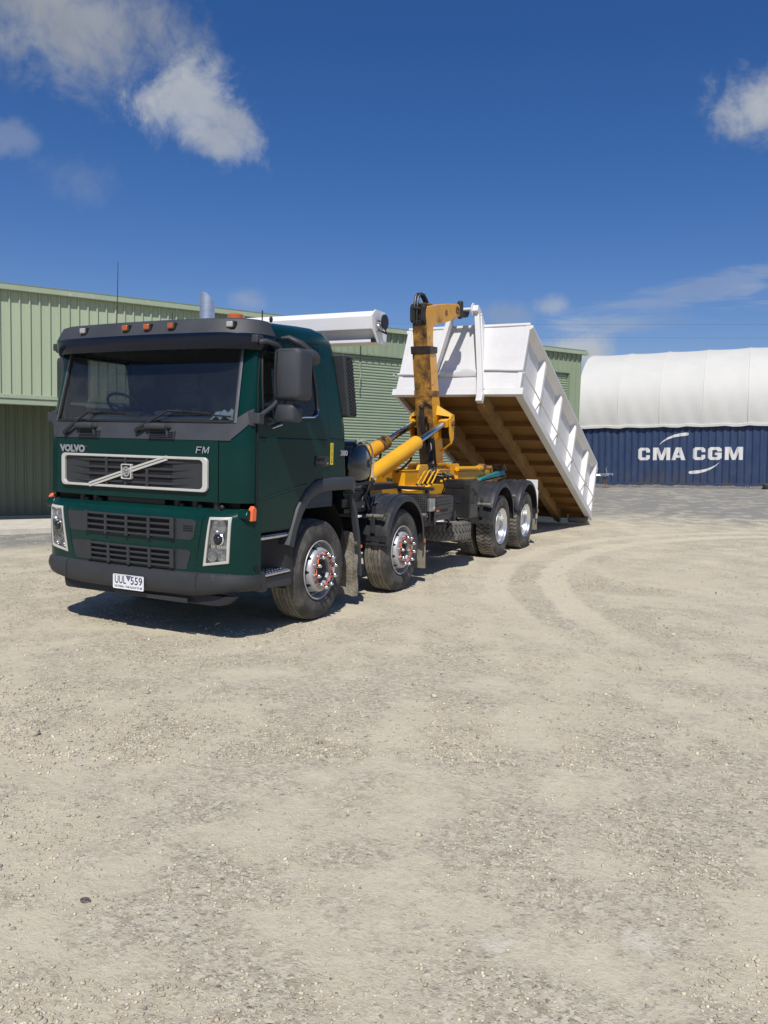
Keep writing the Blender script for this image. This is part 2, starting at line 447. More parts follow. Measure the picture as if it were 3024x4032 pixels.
        if solid:
            md = o.modifiers.new('thickness', 'SOLIDIFY'); md.thickness = solid; md.offset = -1
            if not bevel:
                es = o.modifiers.new('crisp_rim', 'EDGE_SPLIT'); es.split_angle = R(max(ang, 30)); es.use_edge_sharp = True
        if bevel:
            md = o.modifiers.new('bevel', 'BEVEL'); md.width = bevel; md.segments = seg; md.limit_method = 'ANGLE'; md.angle_limit = R(30)
            wnm = o.modifiers.new('flat_faces', 'WEIGHTED_NORMAL'); wnm.weight = 90
        if sub:
            md = o.modifiers.new('smooth', 'SUBSURF'); md.levels = md.render_levels = sub
        return o
def empty(name, loc=(0, 0, 0), parent=None, rot=(0, 0, 0)):
    o = bpy.data.objects.new(name, None); COL.objects.link(o)
    o.location = loc; o.rotation_euler = rot; o.empty_display_size = .3
    if parent is not None: o.parent = parent
    return o
def tag(o, label=None, cat=None, group=None, kind=None):
    for k, v in (('label', label), ('category', cat), ('group', group), ('kind', kind)):
        if v: o[k] = v
    return o
def arc(c, r, a0, a1, n, sq=1.0):
    return [(c[0] + r * math.cos(R(a0 + (a1 - a0) * i / n)), c[1] + sq * r * math.sin(R(a0 + (a1 - a0) * i / n))) for i in range(n + 1)]
def rrect(x0, z0, x1, z1, r, n=4):
    return arc((x1 - r, z1 - r), r, 0, 90, n) + arc((x0 + r, z1 - r), r, 90, 180, n) + arc((x0 + r, z0 + r), r, 180, 270, n) + arc((x1 - r, z0 + r), r, 270, 360, n)
def ring_prism(mb, outer, inner, axis, lo, hi):
    """frame between two outlines with equal point counts"""
    m = len(outer); P = {'x': lambda p, t: (t, *p), 'y': lambda p, t: (p[0], t, p[1]), 'z': lambda p, t: (*p, t)}[axis]
    vs = [P(p, lo) for p in outer] + [P(p, lo) for p in inner] + [P(p, hi) for p in outer] + [P(p, hi) for p in inner]
    fs = []
    for j in range(m):
        k = (j + 1) % m
        fs += [(j, k, m + k, m + j), (2 * m + j, 3 * m + j, 3 * m + k, 2 * m + k), (j, 2 * m + j, 2 * m + k, k), (m + j, m + k, 3 * m + k, 3 * m + j)]
    return mb.add(vs, fs)
def fill_poly(outer, holes=(), cuts=()):
    """flat panel with holes: returns 2-D verts and faces, split along given straight cuts ((axis, value), ...)"""
    bm = bmesh.new(); edges = []
    for loop in (outer, *holes):
        vs = [bm.verts.new((a, b, 0)) for a, b in loop]
        edges += [bm.edges.new((vs[i], vs[(i + 1) % len(vs)])) for i in range(len(vs))]
    bmesh.ops.triangle_fill(bm, use_beauty=True, use_dissolve=False, edges=edges)
    for ax, val in cuts:
        co = (val, 0, 0) if ax == 0 else (0, val, 0); no = (1, 0, 0) if ax == 0 else (0, 1, 0)
        bmesh.ops.bisect_plane(bm, geom=bm.verts[:] + bm.edges[:] + bm.faces[:], plane_co=co, plane_no=no)
    bm.verts.index_update()
    V = [(v.co.x, v.co.y) for v in bm.verts]; F = [tuple(v.index for v in f.verts) for f in bm.faces]
    bm.free(); return V, F
def text_mesh(body, size, bold=0.0, sx=1.0, ext=0.0):
    cu = bpy.data.curves.new('lettering', 'FONT'); cu.body = body; cu.size = size; cu.offset = bold; cu.extrude = ext
    cu.align_x = 'CENTER'; cu.align_y = 'CENTER'; cu.resolution_u = 3
    o = bpy.data.objects.new('lettering', cu); COL.objects.link(o)
    dg = bpy.context.evaluated_depsgraph_get(); me = bpy.data.meshes.new_from_object(o.evaluated_get(dg))
    V = [(v.co.x * sx, v.co.y, v.co.z) for v in me.vertices]; F = [tuple(p.vertices) for p in me.polygons]
    bpy.data.objects.remove(o); bpy.data.curves.remove(cu); bpy.data.meshes.remove(me)
    return V, F

# ================================================================== ground
def sstep(t): t = max(0., min(1., t)); return t * t * (3 - 2 * t)
def G(x, y):
    z = -.28 * sstep((-1.6 - x) / 8.5) * sstep((26 - y) / 10)
    z += (.39 + .03 * max(-8, min(10, x))) * sstep((y - 14.5) / 15.5)
    return z
def axis_coords(lo, hi, step, far):
    a = list(np.arange(lo, hi + 1e-6, step)); d = step; b = []
    x = hi
    while x < far: d *= 1.25; x += d; b.append(x)
    d = step; c = []; x = lo
    while x > -far: d *= 1.25; x -= d; c.append(x)
    return c[::-1] + a + b
TRACKS = ((11.49, 7.64, 9.18, .26, 1.0), (11.49, 7.64, 9.95, .24, .95), (149, 66, 159.6, .18, .65), (149, 66, 160.4, .20, .6), (11.49, 7.64, 7.4, .40, .35), (-5, 14.2, 16.4, .32, .45), (-5, 14.2, 18.3, .28, .5), (-6.2, 14.4, 20.4, .25, .35), (-11, 9, 14.2, .35, .4), (14, 24, 20.5, .7, .55), (14, 24, 18.2, .6, .5), (-3, 30, 26.5, .5, .35))
def ground_mat():
    m, nt, b = new_mat('ground_gravel')
    tcn = nt.nodes.new('ShaderNodeTexCoord'); vec = tcn.outputs['Object']
    sep = nt.nodes.new('ShaderNodeSeparateXYZ'); nt.links.new(vec, sep.inputs[0])
    X, Y = sep.outputs[0], sep.outputs[1]
    def nz(s, d=6, r=.6, di=0.): return nnoise(nt, vec, s, d, r, di)
    big = nz(.55, 6, .60, .2); mid = nz(1.9, 7, .64); fine = nz(11, 6, .7); grain = nz(70, 4, .75); grit = nz(190, 3, .7)
    tan, pale, grey, dark = (.565, .508, .378), (.615, .557, .420), (.445, .404, .312), (.33, .285, .21)
    blue = (.262, .256, .232)
    pat = nmath(nt, 'ADD', nmath(nt, 'MULTIPLY', big, .45), nmath(nt, 'MULTIPLY', mid, .55))
    # the worn turning circles of lorries: dusty wheel tracks with gravel pushed out beside them
    def track(cx, cy, r, w, amp):
        dx = nmath(nt, 'SUBTRACT', X, cx); dy = nmath(nt, 'SUBTRACT', Y, cy)
        d = nmath(nt, 'SQRT', nmath(nt, 'ADD', nmath(nt, 'MULTIPLY', dx, dx), nmath(nt, 'MULTIPLY', dy, dy)))
        d = nmath(nt, 'ADD', d, nmath(nt, 'MULTIPLY', nmath(nt, 'SUBTRACT', mid, .5), .40))
        e = nmath(nt, 'ABSOLUTE', nmath(nt, 'SUBTRACT', d, r))
        t = nmath(nt, 'MULTIPLY', nramp(nt, e, w, w * .55), amp)
        bm_ = nmath(nt, 'MULTIPLY', nmath(nt, 'MULTIPLY', nramp(nt, e, w * 2.6, w * 1.5), nramp(nt, e, w * .7, w * 1.05)), amp)
        return t, bm_
    tr = be = None
    for a in TRACKS:
        t, q = track(*a)
        tr = t if tr is None else nmath(nt, 'MAXIMUM', tr, t); be = q if be is None else nmath(nt, 'MAXIMUM', be, q)
    brk = nmath(nt, 'ADD', .45, nmath(nt, 'MULTIPLY', nramp(nt, big, .36, .52), .55))
    brk = nmath(nt, 'MULTIPLY', brk, nmath(nt, 'MAXIMUM', nramp(nt, nmath(nt, 'ADD', Y, nmath(nt, 'MULTIPLY', nmath(nt, 'SUBTRACT', mid, .5), 3.0)), .8, 3.6), .42))
    tr = nmath(nt, 'MULTIPLY', tr, brk); be = nmath(nt, 'MULTIPLY', be, brk)
    gravel = nmath(nt, 'ADD', nramp(nt, pat, .455, .56), nmath(nt, 'MULTIPLY', be, .55), True)
    gravel = nmath(nt, 'MULTIPLY', gravel, nmath(nt, 'SUBTRACT', 1.0, nmath(nt, 'MULTIPLY', tr, .9)))
    c = nmix(nt, nmath(nt, 'MULTIPLY', nramp(nt, mid, .52, .40), .6), tan, pale)
    c = nmix(nt, nmath(nt, 'MULTIPLY', tr, .85), c, (.66, .592, .442))
    c = nmix(nt, nmath(nt, 'MULTIPLY', gravel, .55), c, grey)
    def cells(scale):
        v = nt.nodes.new('ShaderNodeTexVoronoi'); v.inputs['Scale'].default_value = scale; v.inputs['Randomness'].default_value = 1.0
        nt.links.new(vec, v.inputs['Vector']); sp = nt.nodes.new('ShaderNodeSeparateXYZ'); nt.links.new(v.outputs['Color'], sp.inputs[0])
        return sp.outputs[0], sp.outputs[1], v.outputs['Distance']
    r1, q1, d1_ = cells(30.); r2, q2, d2_ = cells(78.)
    gv = nmath(nt, 'ADD', .16, nmath(nt, 'MULTIPLY', gravel, .84))
    for rr_, k in ((r1, .55), (r2, .70)):
        c = nmix(nt, nmath(nt, 'MULTIPLY', nmath(nt, 'MULTIPLY', nramp(nt, rr_, .74, .92), gv), k), c, dark)
        c = nmix(nt, nmath(nt, 'MULTIPLY', nmath(nt, 'MULTIPLY', nramp(nt, rr_, .22, .05), gv), k * .9), c, (.69, .635, .50))
    # the unworn grey gravel along the buildings
    fy = nmath(nt, 'ADD', Y, nmath(nt, 'MULTIPLY', nmath(nt, 'SUBTRACT', mid, .5), 8.))
    gry = nramp(nt, fy, 15.0, 20.0)
    fx = nmath(nt, 'ADD', nmath(nt, 'ADD', X, nmath(nt, 'MULTIPLY', Y, -.62)), nmath(nt, 'MULTIPLY', nmath(nt, 'SUBTRACT', mid, .5), 3.5))
    grx = nramp(nt, fx, -8.6, -10.4)
    gm = nmath(nt, 'MAXIMUM', gry, grx)
    gm = nmath(nt, 'MULTIPLY', gm, nmath(nt, 'ADD', .62, nmath(nt, 'MULTIPLY', nramp(nt, mid, .40, .52), .38)))
    c = nmix(nt, gm, c, blue)
    # fine grit everywhere
    c = nmix(nt, nmath(nt, 'MULTIPLY', nramp(nt, fine, .52, .72), .16), c, dark)
    c = nmix(nt, nmath(nt, 'MULTIPLY', nramp(nt, grit, .56, .72), .22), c, dark)
    # spilt lime patch
    for (px, py, pr) in ((5.03, -2.70, .10), (4.55, -2.98, .07)):
        dx = nmath(nt, 'SUBTRACT', X, px); dy = nmath(nt, 'SUBTRACT', Y, py)
        d = nmath(nt, 'SQRT', nmath(nt, 'ADD', nmath(nt, 'MULTIPLY', dx, dx), nmath(nt, 'MULTIPLY', dy, dy)))
        d = nmath(nt, 'ADD', d, nmath(nt, 'MULTIPLY', nmath(nt, 'SUBTRACT', fine, .5), .16))
        c = nmix(nt, nmath(nt, 'MULTIPLY', nramp(nt, d, pr, pr * .3), .6), c, (.68, .63, .52))
    nt.links.new(c, b.inputs['Base Color']); b.inputs['Roughness'].default_value = .95; b.inputs['Specular IOR Level'].default_value = .15
    # relief: flat where wheels have pressed it, loose elsewhere
    st1 = nmath(nt, 'MULTIPLY', nmath(nt, 'SUBTRACT', .42, d1_, True), nmath(nt, 'MULTIPLY', nramp(nt, q1, .55, .75), gv))
    st2 = nmath(nt, 'MULTIPLY', nmath(nt, 'SUBTRACT', .45, d2_, True), nmath(nt, 'MULTIPLY', nramp(nt, q2, .45, .60), gv))
    h = nmath(nt, 'ADD', nmath(nt, 'MULTIPLY', grain, .006), nmath(nt, 'MULTIPLY', fine, .016))
    h = nmath(nt, 'ADD', h, nmath(nt, 'MULTIPLY', st1, .030))
    h = nmath(nt, 'ADD', h, nmath(nt, 'MULTIPLY', st2, .014))
    h = nmath(nt, 'ADD', h, nmath(nt, 'MULTIPLY', grit, .003))
    h = nmath(nt, 'ADD', h, nmath(nt, 'MULTIPLY', mid, .030))
    h = nmath(nt, 'SUBTRACT', h, nmath(nt, 'MULTIPLY', tr, .012))
    bn = nt.nodes.new('ShaderNodeBump'); bn.inputs['Strength'].default_value = 1.0; bn.inputs['Distance'].default_value = .8
    nt.links.new(h, bn.inputs['Height']); nt.links.new(bn.outputs[0], b.inputs['Normal'])
ground_mat()
xs = axis_coords(-14, 16, .5, 1500); ys = axis_coords(-8, 34, .5, 1500)
g = MB().grid([[(x, y, G(x, y)) for x in xs] for y in ys])
tag(g.build('ground', 'ground_gravel', ang=80), kind='structure')

# loose stones lying on the yard, thicker in drifts (one object: nobody could count them)
def stones():
    rng = np.random.default_rng(11)
    t = (1 + 5 ** .5) / 2
    ico = np.array([(-1, t, 0), (1, t, 0), (-1, -t, 0), (1, -t, 0), (0, -1, t), (0, 1, t), (0, -1, -t), (0, 1, -t), (t, 0, -1), (t, 0, 1), (-t, 0, -1), (-t, 0, 1)]) / math.sqrt(1 + t * t)
    tri = np.array([(0, 11, 5), (0, 5, 1), (0, 1, 7), (0, 7, 10), (0, 10, 11), (1, 5, 9), (5, 11, 4), (11, 10, 2), (10, 7, 6), (7, 1, 8), (3, 9, 4), (3, 4, 2), (3, 2, 6), (3, 6, 8), (3, 8, 9), (4, 9, 5), (2, 4, 11), (6, 2, 10), (8, 6, 7), (9, 8, 1)])
    from mathutils import noise as mn
    P = []
    def scatter(n, d0, d1, half, smin, smax, pw):
        k = 0; tries = 0
        while k < n and tries < n * 40:
            tries += 1
            d = d0 + (d1 - d0) * rng.random() ** 1.35; a = math.atan2(-_f.x, _f.y) + (rng.random() * 2 - 1) * half
            x = CAM.x - math.sin(a) * d; y = CAM.y + math.cos(a) * d
            v = mn.noise(Vector((x * .55, y * .55, 3.1))) * .6 + mn.noise(Vector((x * 1.9, y * 1.9, 7.7))) * .55
            if rng.random() > max(.22, min(1, .50 + 1.1 * v)): continue
            if -1.0 < x < 1.0 and .6 < y < 9: continue
            if any(abs(math.hypot(x - t[0], y - t[1]) - t[2]) < t[3] * .8 for t in TRACKS) and rng.random() < .75: continue
            P.append((x, y, smin + (smax - smin) * rng.random() ** pw)); k += 1
    scatter(30000, 1.7, 5.5, .62, .0018, .0082, 3.0)
    scatter(28000, 4.5, 12., .60, .0028, .0110, 3.2)
    scatter(5000, 11., 24., .58, .005, .016, 2.8)
    scatter(16, 2.8, 7., .6, .010, .016, 1.5)
    scatter(26, 5., 14., .6, .016, .03, 1.5)
    n = len(P); V = np.empty((n, 12, 3)); 
    for i, (x, y, s) in enumerate(P):
        sc = s * np.array([.70 + .7 * rng.random(), .70 + .7 * rng.random(), .55 + .40 * rng.random()])
        v = ico * (1 + .85 * (rng.random((12, 1)) - .5)) * sc
        a = rng.random() * 6.283; c, sn = math.cos(a), math.sin(a)
        tl = (rng.random() - .5) * .7; v = v @ np.array([[c, sn, 0], [-sn, c, 0], [0, 0, 1]]) @ np.array([[1, 0, 0], [0, math.cos(tl), math.sin(tl)], [0, -math.sin(tl), math.cos(tl)]])
        V[i] = v + np.array([x, y, G(x, y) + sc[2] * (.28 + .42 * rng.random())])
    F = (tri[None] + 12 * np.arange(n)[:, None, None]).reshape(-1, 3)
    me = bpy.data.meshes.new('gravel')
    me.vertices.add(n * 12); me.vertices.foreach_set('co', V.reshape(-1))
    me.loops.add(len(F) * 3); me.loops.foreach_set('vertex_index', F.reshape(-1).astype(np.int32))
    me.polygons.add(len(F)); me.polygons.foreach_set('loop_start', np.arange(0, len(F) * 3, 3, dtype=np.int32)); me.polygons.foreach_set('loop_total', np.full(len(F), 3, dtype=np.int32))
    kind = rng.choice(4, n, p=[.55, .33, .09, .03]); me.polygons.foreach_set('material_index', np.repeat(kind, 20).astype(np.int32))
    me.update(calc_edges=True)
    for nm, c in (('stone_tan', (.55, .49, .37)), ('stone_grey', (.45, .41, .325)), ('stone_pale', (.64, .585, .47)), ('stone_dark', (.26, .245, .22))):
        mat(nm, c, .9, var=.25, vscale=9, spec=.2); me.materials.append(MATS[nm])
    o = bpy.data.objects.new('gravel', me); COL.objects.link(o)
    tag(o, 'loose pale stones scattered over the dusty yard', 'gravel', kind='stuff')
stones()

# ================================================================== green shed
L0 = Vector((-9.686, 6.264, 0)); SANG = math.atan2(.84756, .53070)
shed = empty('metal_shed', L0, rot=(0, 0, SANG))
tag(shed, 'long pale green metal clad shed behind the lorry with roller doors', 'shed')
def ribbed(x0, x1, z0, z1, pitch=.2, h=.042, y=0., holes=()):
    """vertical trapezoid ribs; outward is -y"""
    mb = MB(); pts = []
    n0 = math.floor(x0 / pitch); n1 = math.ceil(x1 / pitch)
    for k in range(n0, n1 + 1):
        for dx, dy in ((0, 0), (.062, 0), (.064, .003), (.074, .003), (.076, 0), (.118, 0), (.120, .003), (.130, .003), (.132, 0), (.150, 0), (.162, h), (.186, h), (.198, 0)):
            x = k * pitch + dx
            if x0 <= x <= x1: pts.append((x, y - dy))
    pts = [(x0, y)] + pts + [(x1, y)]
    mb.grid([[(a, b, z) for a, b in pts] for z in (z0, z1)])
    return mb
ZB = -.6
SX0, SX1, ZE = -18., 16.98, 4.97
OP0, OP1, OPT = -17.5, 4.6, 2.66         # open bay on the left
D1 = (5.8, 12.4, 4.25); D2 = (13.0, 16.5, 4.28)
for mt_, segs in (('shed_green', ((SX0, OP1, OPT, ZE),)), ('shed_green_deep', ((OP1, D1[0], ZB, ZE), (D1[0], D1[1], D1[2], ZE), (D1[1], D2[0], ZB, ZE), (D2[0], D2[1], D2[2], ZE), (D2[1], SX1, ZB, ZE)))):
    mw = MB()
    for a, b, z0, z1 in segs: r_ = ribbed(a, b, z0, z1); mw.add(r_.v, r_.f)
    mw.build('wall', mt_, shed, recalc=False, ang=25)
me_ = MB().box((SX1, 0, ZB), (SX1 + .02, 14, ZE)); me_.build('wall', 'shed_green', shed)
# recessed bay wall in the shade, soffit and floor-level base
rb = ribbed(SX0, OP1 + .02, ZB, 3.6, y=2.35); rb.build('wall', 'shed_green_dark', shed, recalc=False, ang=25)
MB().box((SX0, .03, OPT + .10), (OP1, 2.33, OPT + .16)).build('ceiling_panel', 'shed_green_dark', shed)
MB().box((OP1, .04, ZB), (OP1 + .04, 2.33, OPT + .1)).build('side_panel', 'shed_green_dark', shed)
MB().box((SX0, -.055, OPT - .035), (OP1 + .05, .0, OPT + .055)).box((SX0, -.03, OPT - .16), (OP1 + .05, .22, OPT - .037)).build('flashing', 'shed_trim', shed, bevel=.008)
MB().box((SX0, 2.27, ZB), (OP1, 2.34, -.12)).build('base_strip', 'concrete', shed)
# gutter and roof
gm = MB().prism([(-.15, 4.90), (-.15, 5.0), (-.138, 5.0), (-.138, 4.912), (-.012, 4.912), (-.012, 5.0), (0, 5.0), (0, 4.89), (-.14, 4.89)], 'x', SX0 - .2, SX1 + .17)
gm.build('gutter', 'shed_trim', shed, bevel=.004, seg=1)
rf = MB(); RP = [(-.10, 5.015), (7.0, 6.0), (14.2, 5.015)]
rf.prism([(-.10, 5.012), (7.0, 6.0), (14.2, 5.012), (14.2, 5.04), (7.0, 6.03), (-.10, 5.04)], 'x', SX0 - .25, SX1 + .14)
rf.build('roof', 'roof_steel', shed)
MB().prism([(0, 4.97), (14, 4.97), (7, 5.95)], 'x', SX1, SX1 + .02).build('gable', 'shed_green', shed)
def roller_door(d, yrec):
    x0, x1, zt = d
    mb = MB(); rows = []; z = ZB; p = .077
    prof = [(0, 0), (.012, .016), (.030, .020), (.050, .017), (.064, .004)]
    while z < zt:
        for dz, dy in prof:
            if z + dz < zt: rows.append([(x, yrec - dy, z + dz) for x in (x0, x1)])
        z += p
    mb.grid(rows)
    o = mb.build('roller_door', 'shed_door_green', shed, recalc=False, ang=50)
    for xa in (x0 - .07, x1): MB().box((xa, -.035, ZB), (xa + .07, yrec + .02, zt + .004)).build('door_jamb', 'shed_green_deep', shed)
    MB().box((x0 - .0, .0, zt - .004), (x1, yrec + .02, zt + .03)).build('door_head', 'shed_trim', shed)
    return o
d1 = roller_door(D1, .10)
d2 = roller_door(D2, .10)
ch = MB(); pts = []
for i in range(40): pts.append((8.78 + .006 * math.sin(i * 1.7) - .012 * math.sin(i * .08 * 3.1), -.06, 4.05 - i * .018))
ch.tube(pts, [.010 if i % 2 else .017 for i in range(40)], 6)
ch.build('pull_chain', 'rope', shed)
MB().cyl((8.77, -.06, 4.05), (8.77, -.06, 4.62), .012, n=8).build('chain_guide', 'wire', shed)

# concrete slab in front of the open bay
cs = MB().prism([(-.42, -.6), (2.4, -.6), (2.4, -.13), (-.42, -.15)], 'x', SX0, OP1 + 1)
cso = cs.build('concrete_slab', 'concrete', bevel=.01); cso.location = L0; cso.rotation_euler = (0, 0, SANG); tag(cso, kind='structure')

# ================================================================== container and fabric shelter
CL = Vector((-.84, 30.22, .37)); CROT = (0, R(-1.7), R(2.0))
box = empty('shipping_container', CL, rot=CROT)
tag(box, 'dark blue corrugated shipping container with white lettering under the fabric shelter', 'container')
CX0, CX1, CH = -2.25, 9.94, 2.56
def corr(x):
    t = ((x - CX0 - .12) % .278)
    if t < .072: return 0.
    if t < .140: return .036 * (t - .072) / .068
    if t < .212: return .036
    return .036 * (1 - (t - .212) / .066)
def corr_breaks(a, b):
    out = []; k = math.floor((a - CX0 - .12) / .278)
    while True:
        for t in (0, .072, .140, .212):
            x = CX0 + .12 + k * .278 + t
            if a < x < b: out.append(x)
            if x > b: return out
        k += 1
bx = [CX0 + .12] + corr_breaks(CX0 + .12, CX1 - .12) + [CX1 - .12]
MB().grid([[(x, corr(x) + .02, z) for x in bx] for z in (.16, CH - .11)]).build('side_panel', 'container_blue', box, recalc=False, ang=20)
fr = MB().box((CX0, 0, 0), (CX1, .06, .16)).box((CX0, 0, CH - .11), (CX1, .06, CH - .05)).box((CX0, -.01, .0), (CX0 + .12, .12, CH)).box((CX1 - .12, -.01, 0), (CX1, .12, CH))
fr.box((CX0, 2.36, 0), (CX1, 2.42, .16)).box((CX0 + .13, .1, .17), (CX0 + .16, 2.35, CH - .1)).box((CX1 - .16, .1, .17), (CX1 - .13, 2.35, CH - .1)).box((CX0 + .13, 2.36, .17), (CX1 - .13, 2.4, CH - .11))
fr.build('frame', 'container_blue', box, bevel=.006, seg=1)
rows = [[(x, y, CH - .05 + (.025 if (i // 2) % 2 else 0)) for i, x in enumerate(bx[::1])] for y in (-.005, 2.42)]
MB().grid(rows).build('roof', 'container_blue', box, recalc=False, ang=20)
GL = {
 'C': (.90, [[(.17, 0), (.73, 0), (.90, .15), (.90, .40), (.62, .40), (.62, .26), (.57, .22), (.34, .22), (.29, .27), (.29, .73), (.34, .78), (.57, .78), (.62, .74), (.62, .62), (.90, .62), (.90, .85), (.73, 1), (.17, 1), (0, .85), (0, .15)]]),
 'M': (1.30, [[(0, 0), (.29, 0), (.29, .62), (.53, 0), (.77, 0), (1.01, .62), (1.01, 0), (1.30, 0), (1.30, 1), (.87, 1), (.65, .38), (.43, 1), (0, 1)]]),
 'A': (1.02, [[(0, 0), (.30, 0), (.355, .19), (.51, .19), (.51, .38), (.42, .38), (.51, .68), (.51, 1), (.32, 1)], [(1.02, 0), (.72, 0), (.665, .19), (.51, .19), (.51, .38), (.60, .38), (.51, .68), (.51, 1), (.70, 1)]]),
 'G': (.92, [[(.17, 0), (.75, 0), (.92, .15), (.92, .57), (.46, .57), (.46, .37), (.64, .37), (.64, .26), (.58, .22), (.34, .22), (.29, .27), (.29, .73), (.34, .78), (.57, .78), (.62, .74), (.62, .66), (.92, .66), (.92, .85), (.75, 1), (.17, 1), (0, .85), (0, .15)]]),
}
LH = .53
for chx, x0, x1 in (('C', .61, 1.09), ('M', 1.22, 1.91), ('A', 1.96, 2.52), ('C', 2.81, 3.29), ('G', 3.39, 3.92), ('M', 4.04, 4.72)):
    w, polys = GL[chx]; zb = 1.11 + .004 * x0
    mb = MB()
    for p in polys:
        P = [(x0 + a / w * (x1 - x0), zb + b * LH) for a, b in p]
        V, F = fill_poly(P, (), [(0, x) for x in corr_breaks(x0, x1)])
        mb.add([(a, corr(a) + .016, b) for a, b in V], F)
    mb.build('letter', 'container_letter', box, recalc=False, ang=20)
def swoosh(pts, ws):
    up = []; dn = []
    for (x, z), w in zip(pts, ws): up.append((x, z + w / 2)); dn.append((x, z - w / 2))
    P = up + dn[::-1]
    a, b = min(p[0] for p in P), max(p[0] for p in P)
    V, F = fill_poly(P, (), [(0, x) for x in corr_breaks(a, b)])
    MB().add([(p, corr(p) + .016, q) for p, q in V], F).build('swoosh', 'container_letter', box, recalc=False, ang=20)
swoosh([(1.45, 1.75), (1.60, 1.90), (1.80, 2.03), (2.05, 2.13), (2.30, 2.18), (2.50, 2.20), (2.60, 2.205), (2.63, 2.205)], [.01, .05, .085, .11, .13, .135, .11, .04])
swoosh([(2.66, .60), (2.70, .60), (2.85, .61), (3.05, .63), (3.3, .69), (3.5, .77), (3.7, .89), (3.84, 1.02)], [.04, .11, .135, .13, .11, .085, .05, .01])

dome = empty('fabric_shelter', CL, rot=CROT)
tag(dome, 'white fabric dome shelter roofed over the blue shipping container', 'shelter')
AP = [(-.04, 2.545), (-.09, 2.85), (-.10, 3.3), (-.06, 3.7), (.06, 4.10), (.30, 4.50), (.65, 4.87), (1.10, 5.20), (1.7, 5.53), (2.4, 5.82), (3.3, 6.03), (4.4, 6.18), (5.5, 6.23)]
AP = AP + [(11.0 - a, b) for a, b in AP[-2::-1]]
ribs = [-1.96 + 1.71 * k for k in range(8)]
rows = []
NS = 12
for k in range(len(ribs) - 1):
    for i in range(NS):
        t = i / NS; sag = .038 * math.sin(math.pi * t) ** .75
        x = ribs[k] + t * (ribs[k + 1] - ribs[k])
        row = []
        for j, (a, b) in enumerate(AP):
            cy, cz = 5.5, 3.2; L = math.hypot(a - cy, b - cz)
            edge = .25 + .75 * sstep(min(j, len(AP) - 1 - j) / 2.5)
            jit = .02 * math.sin(x * 9 + j * 1.3) * (1 if 0 < j < 3 else .25)
            row.append((x, a + (cy - a) / L * sag * edge + jit, b + (cz - b) / L * sag * edge + (.03 * math.sin(x * 7.3) if j == 0 else 0)))
        rows.append(row)
rows.append([(ribs[-1], a, b) for a, b in AP])
MB().grid(rows).build('canopy', 'fabric_white', dome, ang=60)
hm = MB()
for x in ribs: hm.tube([(x, a + (.10 if a < 5.5 else -.10), b - .10) for a, b in AP], .04, 8)
hm.build('hoop', 'galvanised', dome)
for x in ribs: MB().tube([(x, a, b) for a, b in AP], .020, 6).build('seam', 'fabric_white', dome, ang=60)
tp = MB(); tp.prism([(-.10, 2.50), (-.02, 2.50), (-.02, 2.62), (-.10, 2.60)], 'x', -1.96, ribs[-1], n=40)
tp.warp(lambda v: (v.x, v.y + .015 * math.sin(v.x * 6.1), v.z + .02 * math.sin(v.x * 5.3) + .012 * math.sin(v.x * 13)))
tp.build('hem', 'fabric_white', dome, ang=50)

# earth bank, litter, trailer drawbar and old tyre along the foot of the container
mb = MB(); rows = []
from mathutils import noise as mno
for i in range(120):
    x = -3.2 + i * .13; row = []
    for j in range(9):
        t = j / 8; y = 28.75 + x * .035 + t * 1.75
        hgt = .13 * math.sin(math.pi * min(1, t * 1.1)) * (.45 + .8 * abs(mno.noise(Vector((x * 1.3, y, 0)))) + .4 * mno.noise(Vector((x * 4, y * 4, 2))))
        row.append((x, y, G(x, y) - .012 + max(0, hgt)))
    rows.append(row)
tag(mb.grid(rows).build('earth_bank', 'dirt_mound', ang=60), kind='structure')
lm = MB(); rg = random.Random(5)
for i in range(46):
    x = rg.choice([rg.uniform(3.0, 4.7), rg.uniform(3.0, 4.7), rg.uniform(-.9, .2), rg.uniform(-1, 6)]); y = 29.1 + x * .035 + rg.uniform(-.15, .5); s = rg.uniform(.015, .055); z = G(x, y) + .06
    q = [(x + rg.uniform(-s, s), y + rg.uniform(-s, s), z + rg.uniform(0, s)) for _ in range(5)]
    lm.add(q, [(0, 1, 2), (0, 2, 3), (0, 3, 4), (1, 2, 4)])
tag(lm.build('litter', 'litter_white', recalc=False), 'white scraps of litter strewn along the container foot', 'litter', kind='stuff')

ty = MB().lathe([(.19, .09), (.22, .1), (.29, .095), (.315, .06), (.315, -.06), (.29, -.095), (.22, -.1), (.19, -.09)], (4.98, 29.02, G(5, 29) + .115), 'z', 28)
tag(ty.build('old_tyre', 'tyre_rubber'), 'old black tyre lying flat by the blue container', 'tyre')

tr = empty('trailer', (-2.35, 28.6, G(-2, 28.6))); tag(tr, 'small galvanised trailer drawbar with jockey stand poking out behind the white bin', 'trailer')
T = lambda x, y, z: (x, y, z)
tm = MB()
tm.tube([(1.15, -.35, .52), (0, -.75, .52), (-2.4, -.8, .52)], .045, 8); tm.tube([(1.15, -.35, .52), (0, .15, .52), (-2.4, .4, .52)], .045, 8)
tm.box((-2.5, -.85, .48), (-.55, .45, .56)); tm.build('frame', 'galvanised', tr)
MB().box((.75, -.46, .50), (1.30, -.24, .60)).build('coupling_plate', 'galvanised', tr, bevel=.015)
cm = MB(); cm.tube([(1.15, -.35, .60), (1.42, -.35, .62)], [.05, .035], 10); cm.tube([(1.40, -.35, .62), (1.44, -.35, .55)], .055, 10); cm.tube([(1.2, -.35, .62), (1.14, -.35, .80), (1.18, -.35, .88)], .022, 8); cm.build('coupling', 'chrome', tr)
